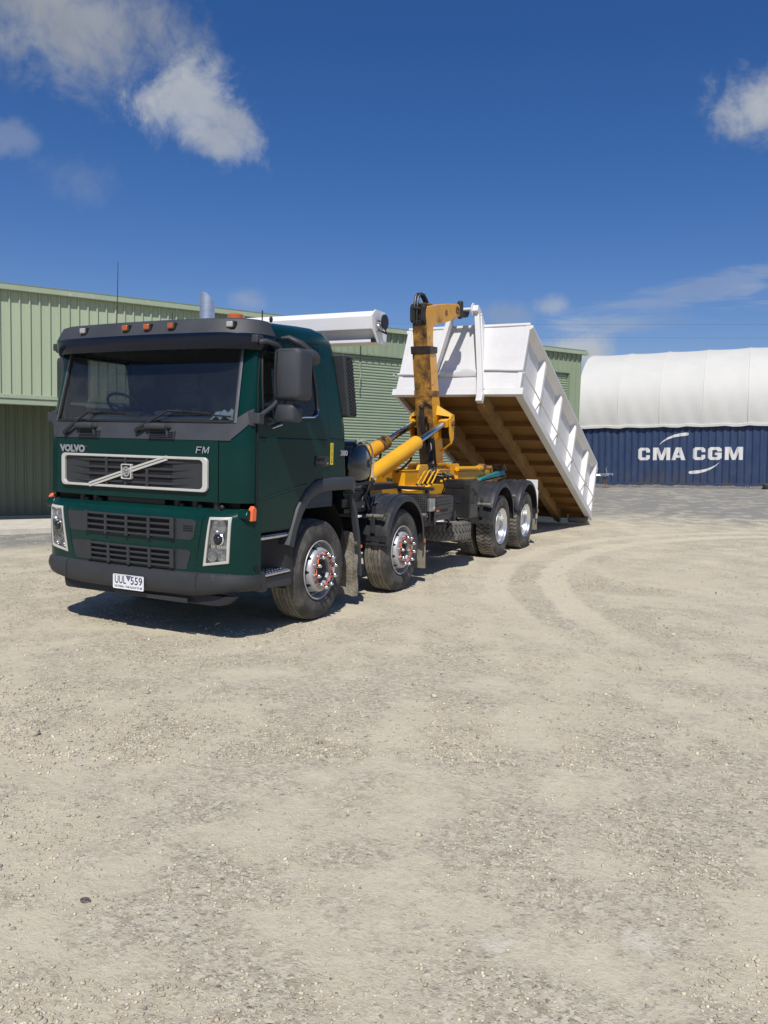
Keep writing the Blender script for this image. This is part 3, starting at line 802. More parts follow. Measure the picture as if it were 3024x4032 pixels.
sm = MB(); sm.tube([(1.05, -.35, .5), (1.17, -.35, .06)], .02, 8); sm.tube([(1.22, -.35, .5), (1.16, -.35, .06)], .016, 8); sm.box((1.03, -.43, .0), (1.30, -.27, .05)); sm.build('stand', 'rust_brown', tr)
MB().tube([(-.3, -.6, .5), (-.25, -.62, .35), (-.28, -.6, .15)], .025, 8).build('cable', 'hose_black', tr)
for sy in (-1.0, .6): MB().lathe([(.12, .08), (.27, .09), (.30, .05), (.30, -.05), (.27, -.09), (.12, -.08)], (-2.2, sy, .30), 'y', 24).build('wheel', 'tyre_rubber', tr)
MB().box((-3.2, -.8, .56), (-1.35, .4, .85)).build('tray', 'galvanised', tr, bevel=.02)
MB().tube([(-2.6, .55, .61), (-.2, .15, .63)], .05, 8).build('timber_rail', 'galvanised', tr)

def wire(p, q, sag, label):
    p, q = Vector(p), Vector(q); pts = []
    for i in range(41):
        t = i / 40; v = p.lerp(q, t); v.z -= sag * 4 * t * (1 - t); pts.append(v)
    tag(MB().tube(pts, .005, 6).build('power_line', 'wire', ang=80), label, 'wire', 'power lines')
wire((-98, 60, 17.2), (60, 60, 9.6), 1.0, 'upper of the two thin power lines crossing the sky behind the shed')
wire((-98, 60.5, 15.9), (60, 60.5, 8.9), 1.0, 'lower of the two thin power lines, just over the shelter roof')

# rusty coil on the gravel in front
cp = [(3.07 + (.018 - .0012 * i / 3) * math.cos(i * .42) * 1.25, -3.486 + (.018 - .0012 * i / 3) * math.sin(i * .42) * 1.0, .008 + .00005 * i) for i in range(40)]
tag(MB().tube(cp, .0022, 6).build('wire_coil', 'coil_brown'), 'small rusty flat wire coil lying on the gravel near the camera', 'coil')

# ================================================================== hook-lift lorry (front at y = 0, visible side +x)
TK = empty('hook_lift_truck', (0, 0, 0))
tag(TK, 'dark green eight wheel hook lift lorry with yellow hook arm parked on gravel', 'truck')

# ---- cab shell
CW = [(1.255, 1.222), (1.97, 1.222), (2.68, 1.180), (2.75, 1.172), (2.84, 1.150), (2.91, 1.10), (2.955, 1.02), (2.975, .93)]
CYF = [(1.255, .0), (1.80, .0), (1.965, .045), (2.68, .215), (2.75, .25), (2.84, .32), (2.91, .42), (2.955, .55), (2.975, .66)]
CYS = [(1.255, .19), (1.965, .205), (2.68, .29), (2.75, .33), (2.84, .41), (2.91, .52), (2.955, .66), (2.975, .78)]
CYR = [(1.255, 1.92), (1.5, 1.915), (2.0, 1.87), (2.68, 1.70), (2.75, 1.685), (2.84, 1.65), (2.91, 1.59), (2.955, 1.50), (2.975, 1.40)]
XS = .945
def cw(z): return lerp(CW, z)
def xs_(z): return XS * cw(z) / 1.222
def caby(x, z, extra=0.):
    a = abs(x); w = cw(z); xs = xs_(z); yf = lerp(CYF, z); ys = lerp(CYS, z)
    if a <= xs: return yf + .045 * (a / xs) ** 2
    t = min(1, (a - xs) / (w - xs)); y0 = yf + .045
    return y0 + (ys - y0) * (1 - math.sqrt(max(0, 1 - t * t)))
def cab_half(z):
    w = cw(z); xs = xs_(z); ys = lerp(CYS, z); yr = lerp(CYR, z); pts = []
    for i in range(8): x = xs * i / 7; pts.append((x, caby(x, z)))
    y0 = pts[-1][1]
    for i in range(1, 8):
        t = math.sin(math.pi / 2 * i / 7); pts.append((xs + (w - xs) * t, y0 + (ys - y0) * (1 - math.cos(math.pi / 2 * i / 7))))
    pts.append((w, yr - .12))
    for i in range(1, 5):
        q = math.pi / 2 * i / 4; pts.append((w - .12 + .12 * math.cos(q), yr - .12 + .12 * math.sin(q)))
    pts.append((w * .5, yr)); pts.append((0, yr))
    return pts
def ring(z):
    h = cab_half(z); return h + [(-x, y) for x, y in h[-2:0:-1]]
NH = len(cab_half(2)); NR = len(ring(2)); KS = 14            # KS = column where the flat side starts
def mcol(k): return NR - k
def cab_z(x, y, z):
    if z > 2.75: z -= (z - 2.75) / .225 * .085 * max(0, min(1, (1.45 - y) / 1.1))
    return (x, y, z)
ZL = [1.255, 1.35, 1.5, 1.65, 1.80, 1.88, 1.965, 2.1, 2.25, 2.4, 2.55, 2.68, 2.75, 2.80, 2.84, 2.88, 2.91, 2.935, 2.955, 2.967, 2.975]
WSC = 9                                                       # windscreen reaches this column
def cab_patch(keep):
    mb = MB(); rings = [[cab_z(x, y, z) for x, y in ring(z)] for z in ZL]; vs = [p for r in rings for p in r]; fs = []
    for j in range(len(ZL) - 1):
        zm = (ZL[j] + ZL[j + 1]) / 2
        for k in range(NR):
            kk = k if k < NH - 1 else NR - 1 - k              # mirrored column number
            if keep(kk, zm): k2 = (k + 1) % NR; fs.append((j * NR + k, j * NR + k2, (j + 1) * NR + k2, (j + 1) * NR + k))
    return mb.add(vs, fs)
def drop_loose(mb):
    used = sorted({i for f in mb.f for i in f}); mp = {o: n for n, o in enumerate(used)}
    mb.v = [mb.v[i] for i in used]; mb.f = [tuple(mp[i] for i in f) for f in mb.f]; return mb
front_zone = lambda k, z: k < 7 and z < 1.80
cowl_zone = lambda k, z: k < WSC and 1.80 < z < 1.965
ws_zone = lambda k, z: k < WSC and 1.965 < z < 2.68
side_zone = lambda k, z: k == KS and z < 2.75
sh = drop_loose(cab_patch(lambda k, z: not (front_zone(k, z) or cowl_zone(k, z) or ws_zone(k, z) or side_zone(k, z))))
o_ = len(sh.v); top = [Vector(cab_z(x, y, 2.975)) for x, y in ring(2.975)]
sh.add(top, [tuple(range(len(top)))])
# flat sides with the window opening
WIN = [(.315, 2.56), (.300, 2.30), (.298, 2.02), (.325, 1.955), (.40, 1.93), (.55, 1.965), (.75, 2.025), (1.0, 2.055), (1.15, 2.062), (1.21, 2.085), (1.237, 2.14), (1.225, 2.28), (1.19, 2.45), (1.165, 2.56), (1.14, 2.605), (1.09, 2.622), (.36, 2.612), (.33, 2.60)]
def scale_poly(P, k, c=None):
    """offset outline by k metres outward (about) its centroid direction"""
    cx = sum(p[0] for p in P) / len(P); cy = sum(p[1] for p in P) / len(P); out = []
    for a, b in P:
        d = math.hypot(a - cx, b - cy); out.append((a + (a - cx) / d * k, b + (b - cy) / d * k))
    return out
SIDE = [(.19, 1.255), (.20, 1.20), (.215, .985), (.745, .985), (.84, 1.17), (1.01, 1.335), (1.2, 1.432), (1.795, 1.452), (1.795, 1.5), (1.75, 2.0), (1.58, 2.68), (1.565, 2.75), (.33, 2.75), (.29, 2.68), (.205, 1.965)]
def sidex(z): return cw(max(z, 1.255))
def side_panel(outline, hole, off, step=False):
    V, F = fill_poly(outline, (hole,) if hole else (), [(1, z) for z in (1.97, 2.2, 2.45, 2.68)] + ([(1, 1.842), (1, 1.830)] if step else []))
    return [(sidex(z) + off + (.007 if step and z < 1.836 else 0), y, z) for y, z in V], F
V, F = side_panel(SIDE, scale_poly(WIN, .012), 0)
for s in (1, -1): sh.add([(s * x, y, z) for x, y, z in V], F)
sh.build('cab', 'green_paint', TK, ang=28)
# front flap carrying the main grille
fp = drop_loose(cab_patch(lambda k, z: front_zone(k, z)))
fp.warp(lambda v: (v.x * .994, v.y - .006, v.z if v.z > 1.26 else v.z + .0))
front = fp.build('front_panel', 'green_paint', TK, ang=28, solid=.025)
for s in (1, -1): MB().grid([[(x * s, caby(x, z) + .03, z) for x in (XS - .05, XS + .05)] for z in (1.26, 1.5, 1.8)]).build('seam', 'gap_black', TK)
cw_ = drop_loose(cab_patch(lambda k, z: cowl_zone(k, z)))
cw_.warp(lambda v: (v.x, v.y - .010, v.z))
cowl = cw_.build('cowl', 'grey_plastic', TK, solid=.02)
wsb = drop_loose(cab_patch(lambda k, z: ws_zone(k, z)))
ws = wsb.build('windscreen', 'windscreen_glass', TK, ang=60)
# rubber and grey trim round the windscreen
def cabp(x, z, off=0.): 
    y = caby(x, z); return Vector((x, y - off, z))
xe = lambda z: cab_half(z)[WSC][0]
loop = [cabp(xe(1.965) * t, 1.962 + .0 * t, .008) for t in np.linspace(-1, 1, 25)] + [cabp(xe(z), z, .006) for z in np.linspace(2.0, 2.66, 9)] + [cabp(xe(2.68) * t, 2.685, .004) for t in np.linspace(1, -1, 25)] + [cabp(-xe(z), z, .006) for z in np.linspace(2.66, 2.0, 9)]
MB().tube(loop, .014, 8, closed=True).build('seal', 'rubber_seal', ws)
for s in (1, -1):
    tm = MB(); rows = []
    for z in np.linspace(1.955, 2.66, 10):
        h = cab_half(z); x0, x1 = xe(z) - .004, xe(z) + .030
        rows.append([(s * x, caby(x, z) - .014 - (.006 if 0 < i < 3 else 0), z) for i, x in enumerate(np.linspace(x0, x1, 4))])
    tm.grid(rows).build('pillar_trim', 'pillar_grey', TK, ang=60, solid=.006)
    # grey plastic corner piece that sweeps from the cowl up to the pillar
    rows = []
    for t in np.linspace(0, 1, 9):
        zb = 1.80 + .17 * t ** 1.2; zt = 1.965 + .12 * t; x = xe(1.9) - .02 + (1.212 - xe(1.9) + .02) * t
        rows.append([(s * min(x, cw(z) - .004), caby(min(x, cw(z) - .004), z) - .012, z) for z in np.linspace(zb, zt, 4)])
    MB().grid(rows).build('corner_trim', 'grey_plastic', cowl, ang=60, solid=.01)
# air slots, washer hoods on the cowl
for x0, x1 in ((-.70, -.44), (.20, .47)):
    vb = MB()
    vb.box((x0, -.014, 1.806), (x1, .01, 1.868), 6); vb.warp(lambda v: (v.x, v.y + caby(v.x, v.z), v.z))
    lv = vb.build('vent', 'gap_black', cowl)
    sl_ = MB()
    for i in range(5): sl_.box((x0 - .01, -.024, 1.805 + i * .0145), (x1 + .01, -.008, 1.811 + i * .0145), 6)
    sl_.box((x0 - .012, -.024, 1.80), (x0, -.004, 1.872)).box((x1, -.024, 1.80), (x1 + .012, -.004, 1.872))
    sl_.warp(lambda v: (v.x, v.y + caby(v.x, v.z), v.z)); sl_.build('slat', 'dark_plastic', cowl)
    hb = MB(); xa = x0 - .06
    hb.tube([(xa, 0, 1.905), (xa + .03, -.035, 1.915), (xa + .15, -.045, 1.918), (xa + .25, -.042, 1.915), (xa + .275, 0, 1.905)], [.012, .026, .03, .028, .012], 10)
    hb.tube([(xa + .245, -.03, 1.91), (xa + .262, -.018, 1.80)], .011, 8)
    hb.warp(lambda v: (v.x, v.y + caby(v.x, 1.88) - .004, v.z)); hb.build('washer_hood', 'grey_plastic', cowl)
# wipers
def wsurf(x, z, off): return (x, caby(x, z) - off, z)
for p, k, e in (((-.90, 1.842), (-.60, 2.045), (.05, 2.022)), ((.05, 1.872), (.385, 2.058), (1.03, 2.015))):
    wb = MB(); mid = ((p[0] + k[0]) / 2, (p[1] + k[1]) / 2)
    wb.tube([wsurf(p[0], p[1], .01), wsurf(p[0], p[1], .045)], .02, 10)
    wb.tube([wsurf(*p, .04), wsurf(p[0] + .03, p[1] + .02, .05)], [.022, .020], 8)
    wb.tube([wsurf(p[0] + .02, p[1] + .012, .048), wsurf(*mid, .055), wsurf(k[0] - .02, k[1] - .01, .05), wsurf(*k, .045), wsurf(k[0] + .25 * (e[0] - k[0]), k[1] + .25 * (e[1] - k[1]) + .004, .040)], [.020, .014, .010, .009, .008], 8)
    wi = wb.build('wiper', 'black_plastic', TK)
    bb = MB(); bb.tube([wsurf(k[0] + t * (e[0] - k[0]), k[1] + t * (e[1] - k[1]) - .006, .016) for t in np.linspace(.0, 1, 9)], .009, 6)
    bb.tube([wsurf(k[0] + t * (e[0] - k[0]), k[1] + t * (e[1] - k[1]) + .005, .030) for t in np.linspace(.12, .7, 7)], .008, 6)
    bb.build('wiper_blade', 'hose_black', wi)

# ---- doors
DOOR = [(.215, 1.30), (.232, .992), (.738, .992), (.83, 1.185), (1.0, 1.352), (1.19, 1.447), (1.448, 1.455), (1.46, 1.85), (1.405, 2.3), (1.315, 2.69), (.315, 2.705), (.245, 2.3), (.218, 1.9)]
for s in (1, -1):
    V, F = side_panel(DOOR, WIN, .012, step=True)
    db = MB().add([(s * x, y, z) for x, y, z in V], F)
    door = db.build('door', 'green_paint', TK, ang=4, solid=.009, orient=(s, 0, 0))
    # dark gap line round the door
    gl = []
    D2_ = scale_poly(DOOR, .004)
    for i in range(len(D2_)):
        a, b = D2_[i], D2_[(i + 1) % len(D2_)]
        for t in np.linspace(0, 1, 5)[:-1]:
            y, z = a[0] + (b[0] - a[0]) * t, a[1] + (b[1] - a[1]) * t; gl.append((s * (sidex(z) + .007), y, z))
    MB().tube(gl, .0075, 6, closed=True).build('door_seal', 'gap_black', door)
    gV, gF = fill_poly(scale_poly(WIN, .008), (), [(1, z) for z in (2.2, 2.45)])
    win = MB().add([(s * (sidex(z) + .002), y, z) for y, z in gV], gF).build('side_window', 'side_glass', door, ang=60)
    MB().tube([(s * (sidex(z) + .013), y, z) for y, z in WIN], .011, 6, closed=True).build('window_seal', 'rubber_seal', win)
    # bright sill strip under the rear of the glass
    MB().tube([(s * (sidex(z) + .02), y, z) for y, z in ((.42, 1.925), (.58, 1.962))], .009, 6).build('window_sill', 'brushed_steel', win)
    MB().tube([(s * (sidex(z) + .02), y, z) for y, z in ((.86, 2.036), (1.0, 2.047), (1.15, 2.054), (1.215, 2.08), (1.238, 2.13))], .009, 6).build('window_sill', 'brushed_steel', win)
    hb = MB(); hx = s * (sidex(1.6) + .02)
    def hp(y0, z0, y1, z1, a, b, r): return ring_poly if False else None
    P0 = rrect(1.175, 1.568, 1.428, 1.672, .02)
    hb.prism(P0, 'x', hx - s * .012, hx + s * .012); hd = hb.build('door_handle', 'dark_plastic', door, bevel=.004)
    MB().prism([(1.19, 1.655), (1.345, 1.66), (1.32, 1.625), (1.19, 1.62)], 'x', hx + s * .0125, hx + s * .0145).box((min(hx + s * .0125, hx + s * .0145), 1.19, 1.578), (max(hx + s * .0125, hx + s * .0145), 1.33, 1.588)).build('handle_recess', 'gap_black', hd)
    MB().cyl((hx + s * .011, 1.395, 1.60), (hx + s * .016, 1.395, 1.60), .011, n=14).build('lock', 'chrome', hd)
    # pressed crease low on the door
    cr = MB(); cr.tube([(s * (sidex(1.3) + .018), .24, 1.285), (s * (sidex(1.3) + .018), .62, 1.345), (s * (sidex(1.3) + .018), 1.02, 1.405)], .007, 6)
    cr.build('crease', 'green_paint', door)
    # roof gutter
    MB().tube([(s * 1.186, .40, 2.735), (s * 1.190, .8, 2.752), (s * 1.190, 1.28, 2.775)], .008, 6).build('gutter', 'gap_black', TK)
    # cab steps
    MB().prism([(.21, 1.255), (.22, .64), (.80, .44), (.80, 1.0), (.745, .985), (.23, .985)], 'x', s * .93, s * .95).build('step_back', 'gap_black', TK)
    st = MB().box((min(s * 1.0, s * 1.235), .26, .915), (max(s * 1.0, s * 1.235), .745, .95)); up = st.build('step', 'brushed_steel', TK, bevel=.012)
    st = MB().prism([(.285, .575), (.775, .575), (.775, .605), (.285, .605)], 'x', s * .98, s * 1.235); lo = st.build('step', 'brushed_steel', TK, bevel=.01)
    dm = MB()
    for i in range(10): dm.ball((s * 1.21, .30 + i * .045, .951), (.012, .012, .006), 8, 5)
    dm.build('tread_dimple', 'chrome', up)
    dm = MB()
    for i in range(10):
        for k in range(3): dm.ball((s * (1.22 - k * .07), .31 + i * .047, .606), (.010, .012, .007), 8, 5)
    dm.build('tread_dimple', 'chrome', lo)
    hl = MB()
    for i in range(5):
        for k in range(2): hl.lathe([(.0, .6062), (.017, .6062)], (s * (1.185 - k * .07), .355 + i * .085, 0), 'z', 12)
    hl.build('tread_hole', 'gap_black', lo)
    # cheek between steps and wheel
    ck = MB(); ck.grid([[(s * (.985 + .235 * sstep((y - .58) / .24)), y, z) for z in (.44, .60, .60 + .26 * sstep((y - .40) / .34) * .6, .60 + .40 * sstep((y - .40) / .34))] for y in np.linspace(.40, .83, 12)]); ck.build('step_cheek', 'black_plastic', TK, ang=60, solid=.012, orient=(s, -.3, 0))
    sk = MB().prism([(.285, .47), (.83, .43), (.83, .57), (.285, .572)], 'x', s * 1.05, s * 1.215); sk.build('step_skirt', 'grey_plastic', TK, bevel=.02)
    # wheel arch trim
    out = [(.695, .84), (.755, .985), (.85, 1.18), (.93, 1.27), (1.02, 1.345), (1.11, 1.40), (1.21, 1.437), (1.33, 1.452), (1.5, 1.455), (1.7, 1.455), (1.93, 1.455), (1.985, 1.445), (2.005, 1.40)]
    inn = [(.80, .80), (.86, .97), (.95, 1.11), (1.01, 1.18), (1.08, 1.235), (1.155, 1.275), (1.24, 1.30), (1.35, 1.318), (1.5, 1.322), (1.7, 1.322), (1.90, 1.322), (1.95, 1.30), (1.975, 1.262)]
    ab = MB(); rows = []
    for (a, b), (c, d) in zip(out, inn):
        rows.append([(s * 1.15, a, b), (s * 1.235, a, b), (s * 1.257, a + (c - a) * .12, b + (d - b) * .12), (s * 1.262, a + (c - a) * .55, b + (d - b) * .55), (s * 1.25, c, d), (s * 1.10, c, d)])
    ab.grid(rows); ab.f += [tuple(range(6))[::-1], tuple(range(len(ab.v) - 6, len(ab.v)))]
    ab.build('wheel_arch', 'grey_plastic', TK, ang=50)
    lb = MB(); rows = []
    for q in np.linspace(-20, 190, 22):
        y, z = 1.40 - .60 * math.cos(R(q)) * 1.0, .62 + .66 * math.sin(R(q)); rows.append([(s * .62, y, z), (s * 1.14, y, z)])
    lb.grid(rows).build('arch_liner', 'gap_black', TK, recalc=False)
# badges on the rear corner of the visible side
V, F = text_mesh('380', .075, .003, 1.35, .004)
MB().add([(sidex(1.7) + .006 + c, 1.775 + a, 1.702 + b) for a, b, c in V], F).build('badge', 'badge_silver', TK, recalc=False)
stk = MB().box((1.2215, 1.502, 1.585), (1.2235, 1.562, 1.807)).build('warning_sticker', 'sticker_yellow', TK)
rs = random.Random(3); gb = MB()
for i in range(20):
    z = 1.60 + i * .0098
    if i in (6, 13): continue
    gb.box((1.2236, 1.522 + rs.uniform(0, .008), z), (1.2242, 1.545 - rs.uniform(0, .008), z + .004)); gb.box((1.2236, 1.522 + rs.uniform(0, .018), z), (1.2242, 1.527 + rs.uniform(0, .018), z + .0085))
gb.build('sticker_print', 'sticker_black', stk)
# seam ahead of the rear side panel and its lower door line
MB().tube([(1.2225, 1.452, 1.86), (1.2225, 1.62, 1.853), (1.2225, 1.80, 1.846), (1.2225, 1.86, 1.844)], .006, 6).build('panel_gap', 'gap_black', TK)
# rear side air inlet with slanted slots
def lean(v):  # follows the raked rear of the cab
    return (v.x, v.y - (v.z - 2.08) * .215, v.z)
vb = MB().box((.92, 1.835, 2.085), (1.245, 2.02, 2.725), 1, 6); vb.warp(lean); inlet = vb.build('air_inlet', 'grey_plastic', TK, bevel=.02)
vb = MB().box((1.2455, 1.885, 2.105), (1.2475, 2.008, 2.70), 1, 6).warp(lean).build('inlet_mesh', 'gap_black', inlet)
vb = MB()
for i in range(16):
    z = 2.09 + i * .039
    vb.add([(1.2475, 1.886, z - .045 + .0), (1.2475, 2.006, z + .055), (1.2475, 2.006, z + .073), (1.2475, 1.886, z - .027), (1.256, 1.886, z - .045), (1.256, 2.006, z + .055), (1.256, 2.006, z + .073), (1.256, 1.886, z - .027)], [(0, 1, 2, 3), (4, 5, 6, 7), (0, 1, 5, 4), (1, 2, 6, 5), (2, 3, 7, 6), (3, 0, 4, 7)])
vb.v = [Vector((v.x, v.y, max(2.10, min(2.705, v.z)))) for v in vb.v]
vb.warp(lean); vb.build('inlet_slat', 'dark_plastic', inlet)

# ---- mirrors
def mirror_set(s):
    MXC, MYC = (1.415, .47) if s > 0 else (1.335, .51)
    mw_ = 1.0 if s > 0 else .88
    hb = MB(); poly = rrect(0, 0, .29, .455, .05, 5)
    rows = []
    for t, k, dy in ((0, .80, -.10), (.3, .93, -.088), (.65, 1.0, -.05), (1., 1.0, .10)):
        rows.append([(MXC + (a - .145) * k * mw_, MYC + dy - .035 * (1 - abs((a - .145) / .145)) * (1 if t < 1 else 0), 2.40 + (b - .2275) * (.90 + .10 * min(1, t * 1.5))) for a, b in poly])
    hb.grid(rows, close=True); m = len(poly); hb.f += [tuple(range(m)), tuple(range(len(hb.v) - m, len(hb.v)))[::-1]]
    if s < 0: hb.v = [Vector((-v.x, v.y, v.z)) for v in hb.v]
    mi = hb.build('mirror', 'grey_plastic', TK, ang=45)
    sb = MB(); poly = rrect(0, 0, .225, .155, .04, 5); rows = []
    for k, dy in ((.78, -.085), (.95, -.07), (1., -.03), (1., .06)): rows.append([(MXC - .04 + (a - .11) * k * mw_, MYC + dy, 2.055 + (b - .0775) * (.88 + .12 * (k > .9))) for a, b in poly])
    sb.grid(rows, close=True); m = len(poly); sb.f += [tuple(range(m)), tuple(range(len(sb.v) - m, len(sb.v)))[::-1]]
    if s < 0: sb.v = [Vector((-v.x, v.y, v.z)) for v in sb.v]
    sm = sb.build('mirror', 'grey_plastic', TK, ang=45)
    X = lambda x: s * x
    am = MB()
    am.tube([(X(1.22), .235, 2.665), (X(1.27), .27, 2.675), (X(1.31), .38, 2.655), (X(1.32), .44, 2.60)], [.028, .024, .022, .024], 10)
    am.tube([(X(1.32), .43, 2.61), (X(1.305), .43, 2.40), (X(1.31), .43, 2.19)], [.02, .018, .02], 10)
    am.tube([(X(1.235), .20, 2.005), (X(1.27), .25, 2.05), (X(1.29), .35, 2.11), (X(1.32), .43, 2.19)], [.024, .02, .02, .022], 10)
    am.tube([(X(1.34), .47, 2.11), (X(1.34), .47, 2.20)], .012, 8); am.tube([(X(1.45), .47, 2.11), (X(1.45), .47, 2.20)], .012, 8)
    am.build('mirror_arm', 'dark_plastic', mi)
    bk = MB().box((min(X(1.19), X(1.29)), .15, 1.95), (max(X(1.19), X(1.29)), .235, 2.045)).box((min(X(1.15), X(1.225)), .145, 1.93), (max(X(1.15), X(1.225)), .2, 2.06))
    MB().box((min(X(1.17), X(1.24)), .18, 2.655), (max(X(1.17), X(1.24)), .30, 2.725)).build('mirror_bracket', 'grey_plastic', mi, bevel=.012)
    bk.build('mirror_bracket', 'grey_plastic', mi, bevel=.012)
    seam = MB().tube([(X(MXC - .08), MYC - .123, 2.20), (X(MXC - .083), MYC - .138, 2.40), (X(MXC - .08), MYC - .123, 2.61)], .004, 6); seam.build('seam', 'gap_black', mi)
    MB().prism([(MXC + (a - .145) * .9 * mw_, 2.40 + (b - .2275) * .92) for a, b in rrect(0, 0, .29, .455, .05, 5)] if s > 0 else [(-(MXC + (a - .145) * .9 * mw_), 2.40 + (b - .2275) * .92) for a, b in rrect(0, 0, .29, .455, .05, 5)], 'y', MYC + .101, MYC + .104).build('mirror_glass', 'chrome', mi)
mirror_set(1); mirror_set(-1)
# kerb mirror over the near door
kb = MB(); kb.ball((1.40, .80, 2.605), (.075, .125, .075), 16, 10); kb.warp(lambda v: (v.x, v.y, v.z - .05 * ((v.y - .7) / .12) * .35 if v.y > .7 else v.z))
km = kb.build('kerb_mirror', 'grey_plastic', TK, ang=60)
MB().tube([(1.20, .615, 2.745), (1.27, .63, 2.75), (1.36, .69, 2.70), (1.40, .77, 2.64)], [.018, .028, .036, .04], 10).build('mirror_arm', 'dark_plastic', km)

# ---- sun visor round the top of the windscreen
def visor_path():
    pts = []
    for y in (.43, .40): pts.append((-1.185, y))
    for q in np.linspace(180, 270, 12)[1:]: pts.append((-.76 + .425 * math.cos(R(q)), .38 + .29 * math.sin(R(q))))
    for x in np.linspace(-.76, .76, 13)[1:-1]: pts.append((x, .09 - .035 * (1 - (x / .76) ** 2)))
    for q in np.linspace(270, 360, 12): pts.append((.76 + .425 * math.cos(R(q)), .38 + .29 * math.sin(R(q))))
    for y in (.40, .43): pts.append((1.185, y))
    return pts
VP = visor_path()
def sweep_plan(path, prof):
    rows = []; n = len(path)
    for i, (x, y) in enumerate(path):
        a = path[max(0, i - 1)]; b = path[min(n - 1, i + 1)]; tx, ty = b[0] - a[0], b[1] - a[1]; L = math.hypot(tx, ty); nx, ny = ty / L, -tx / L
        rows.append([(x + nx * d, y + ny * d, z) for d, z in prof])
    return rows
vt = MB().grid(sweep_plan(VP, [(-.20, 2.872), (-.12, 2.878), (-.02, 2.872), (.012, 2.858), (.070, 2.745), (.073, 2.735)]))
visor = vt.build('sun_visor', 'grey_plastic', TK, ang=25, solid=.01)
vl = MB().grid(sweep_plan(VP, [(.070, 2.740), (.076, 2.728), (.076, 2.70), (.070, 2.655), (.058, 2.615), (.050, 2.598)]))
vl.build('visor_glass', 'visor_acrylic', visor, ang=60, solid=.006)
# a small step up toward the near end seen in the lower edge
for x, mt in ((-.645, 'clear_grey'), (-.09, 'amber_dull'), (.165, 'amber_dull'), (.435, 'amber_dull'), (1.02, 'clear_grey')):
    q = (x, .09 - .035 * (1 - (x / .76) ** 2)) if abs(x) < .76 else (x, .38 - .29 * math.sqrt(1 - ((abs(x) - .76) / .425) ** 2))
    lm_ = MB().box((-.032, -.028, -.022), (.032, .02, .028))
    yy = q[1] - .045; lm_.xf(Matrix.Translation((x, yy - .012, 2.802)) @ Matrix.Rotation(R(0), 4, 'X'))
    o = lm_.build('marker_light', mt, visor, bevel=.010)
    MB().box((x - .036, yy - .022, 2.774), (x + .042, yy + .03, 2.834)).build('marker_base', 'black_plastic', o, bevel=.006)
# beacon, aerial, roof bits
bc = MB().lathe([(0, .125), (.070, .122), (.082, .112), (.085, .045), (.080, .03)], (.43, .95, 2.93), 'z', 24).build('beacon', 'amber', TK, ang=40)
MB().lathe([(.086, .035), (.09, .03), (.09, -.05), (0, -.05)], (.43, .95, 2.93), 'z', 24).build('beacon_base', 'black_plastic', bc)
MB().tube([(-.667, .46, 2.86), (-.672, .48, 3.1), (-.682, .5, 3.552)], [.007, .005, .003], 6).build('antenna', 'wire', TK)
MB().tube([(1.05, .52, 2.88), (1.05, .52, 2.99)], .006, 6).ball((1.05, .66, 2.93), (.016, .02, .03), 10, 8).build('roof_antenna', 'black_plastic', TK)
MB().tube([(.02, .50, 2.84), (.015, .5, 3.02)], .004, 6).build('roof_pin', 'wire', TK)
# exhaust stack with a slanted cut
ex = MB(); rows = []; n = 28
for z, k in ((1.2, 0), (2.6, 0), (3.2, 0), (3.36, 1)):
    rows.append([(-.865 + .088 * math.cos(2 * math.pi * i / n), 2.12 + .088 * math.sin(2 * math.pi * i / n), z + k * (.09 - .10 * math.sin(2 * math.pi * i / n))) for i in range(n)])
ex.grid(rows, close=True).build('exhaust_stack', 'stack_steel', TK, ang=60, solid=.004)

# ---- front flap: grille, badges
def fwarp(mb, since=0): return mb.warp(lambda v: (v.x, caby(v.x, min(1.8, max(1.26, v.z))) - .006 - v.y, v.z), since)   # y = distance out of the panel
def fbox(mb, x0, x1, z0, z1, d0, d1): return mb.box((x0, d0, z0), (x1, d1, z1), max(1, int(abs(x1 - x0) / .12)))
GX, GT, GB_ = .905, 1.648, 1.340
def gtop(x): return GT + .004
def subdiv(P, n=14):
    out = []
    for i in range(len(P)):
        a, b = P[i], P[(i + 1) % len(P)]; L = math.hypot(b[0] - a[0], b[1] - a[1]); k = max(1, int(L / .12))
        out += [(a[0] + (b[0] - a[0]) * j / k, a[1] + (b[1] - a[1]) * j / k) for j in range(k)]
    return out
def match_ring(P, inset_x, inset_z):
    x0, x1 = min(p[0] for p in P), max(p[0] for p in P); z0, z1 = min(p[1] for p in P), max(p[1] for p in P); cx, cz = (x0 + x1) / 2, (z0 + z1) / 2
    return [(cx + (a - cx) * (1 - 2 * inset_x / (x1 - x0)), cz + (b - cz) * (1 - 2 * inset_z / (z1 - z0))) for a, b in P]
GCX = -.045
GO = subdiv(rrect(GCX - .895, GB_, GCX + .895, GT, .045, 4))
gr = MB(); ring_prism(gr, GO, match_ring(GO, .052, .024), 'y', .0, .030); fwarp(gr)
grille = gr.build('grille', 'silver_trim', front, bevel=.006, ang=40)
gb = MB(); V, F = fill_poly(match_ring(GO, .045, .020), (), [(0, x) for x in np.linspace(-.8, .8, 12)]); gb.add([(a, .004, b) for a, b in V], F); fwarp(gb); gb.build('grille_panel', 'dark_plastic', front)
gb = MB(); V, F = fill_poly([(-.56, 1.375), (.46, 1.375), (.46, 1.612), (-.56, 1.612)], (), [(0, x) for x in np.linspace(-.5, .42, 9)]); gb.add([(a, .006, b) for a, b in V], F); fwarp(gb); gb.build('grille_opening', 'gap_black', front)
gb = MB()
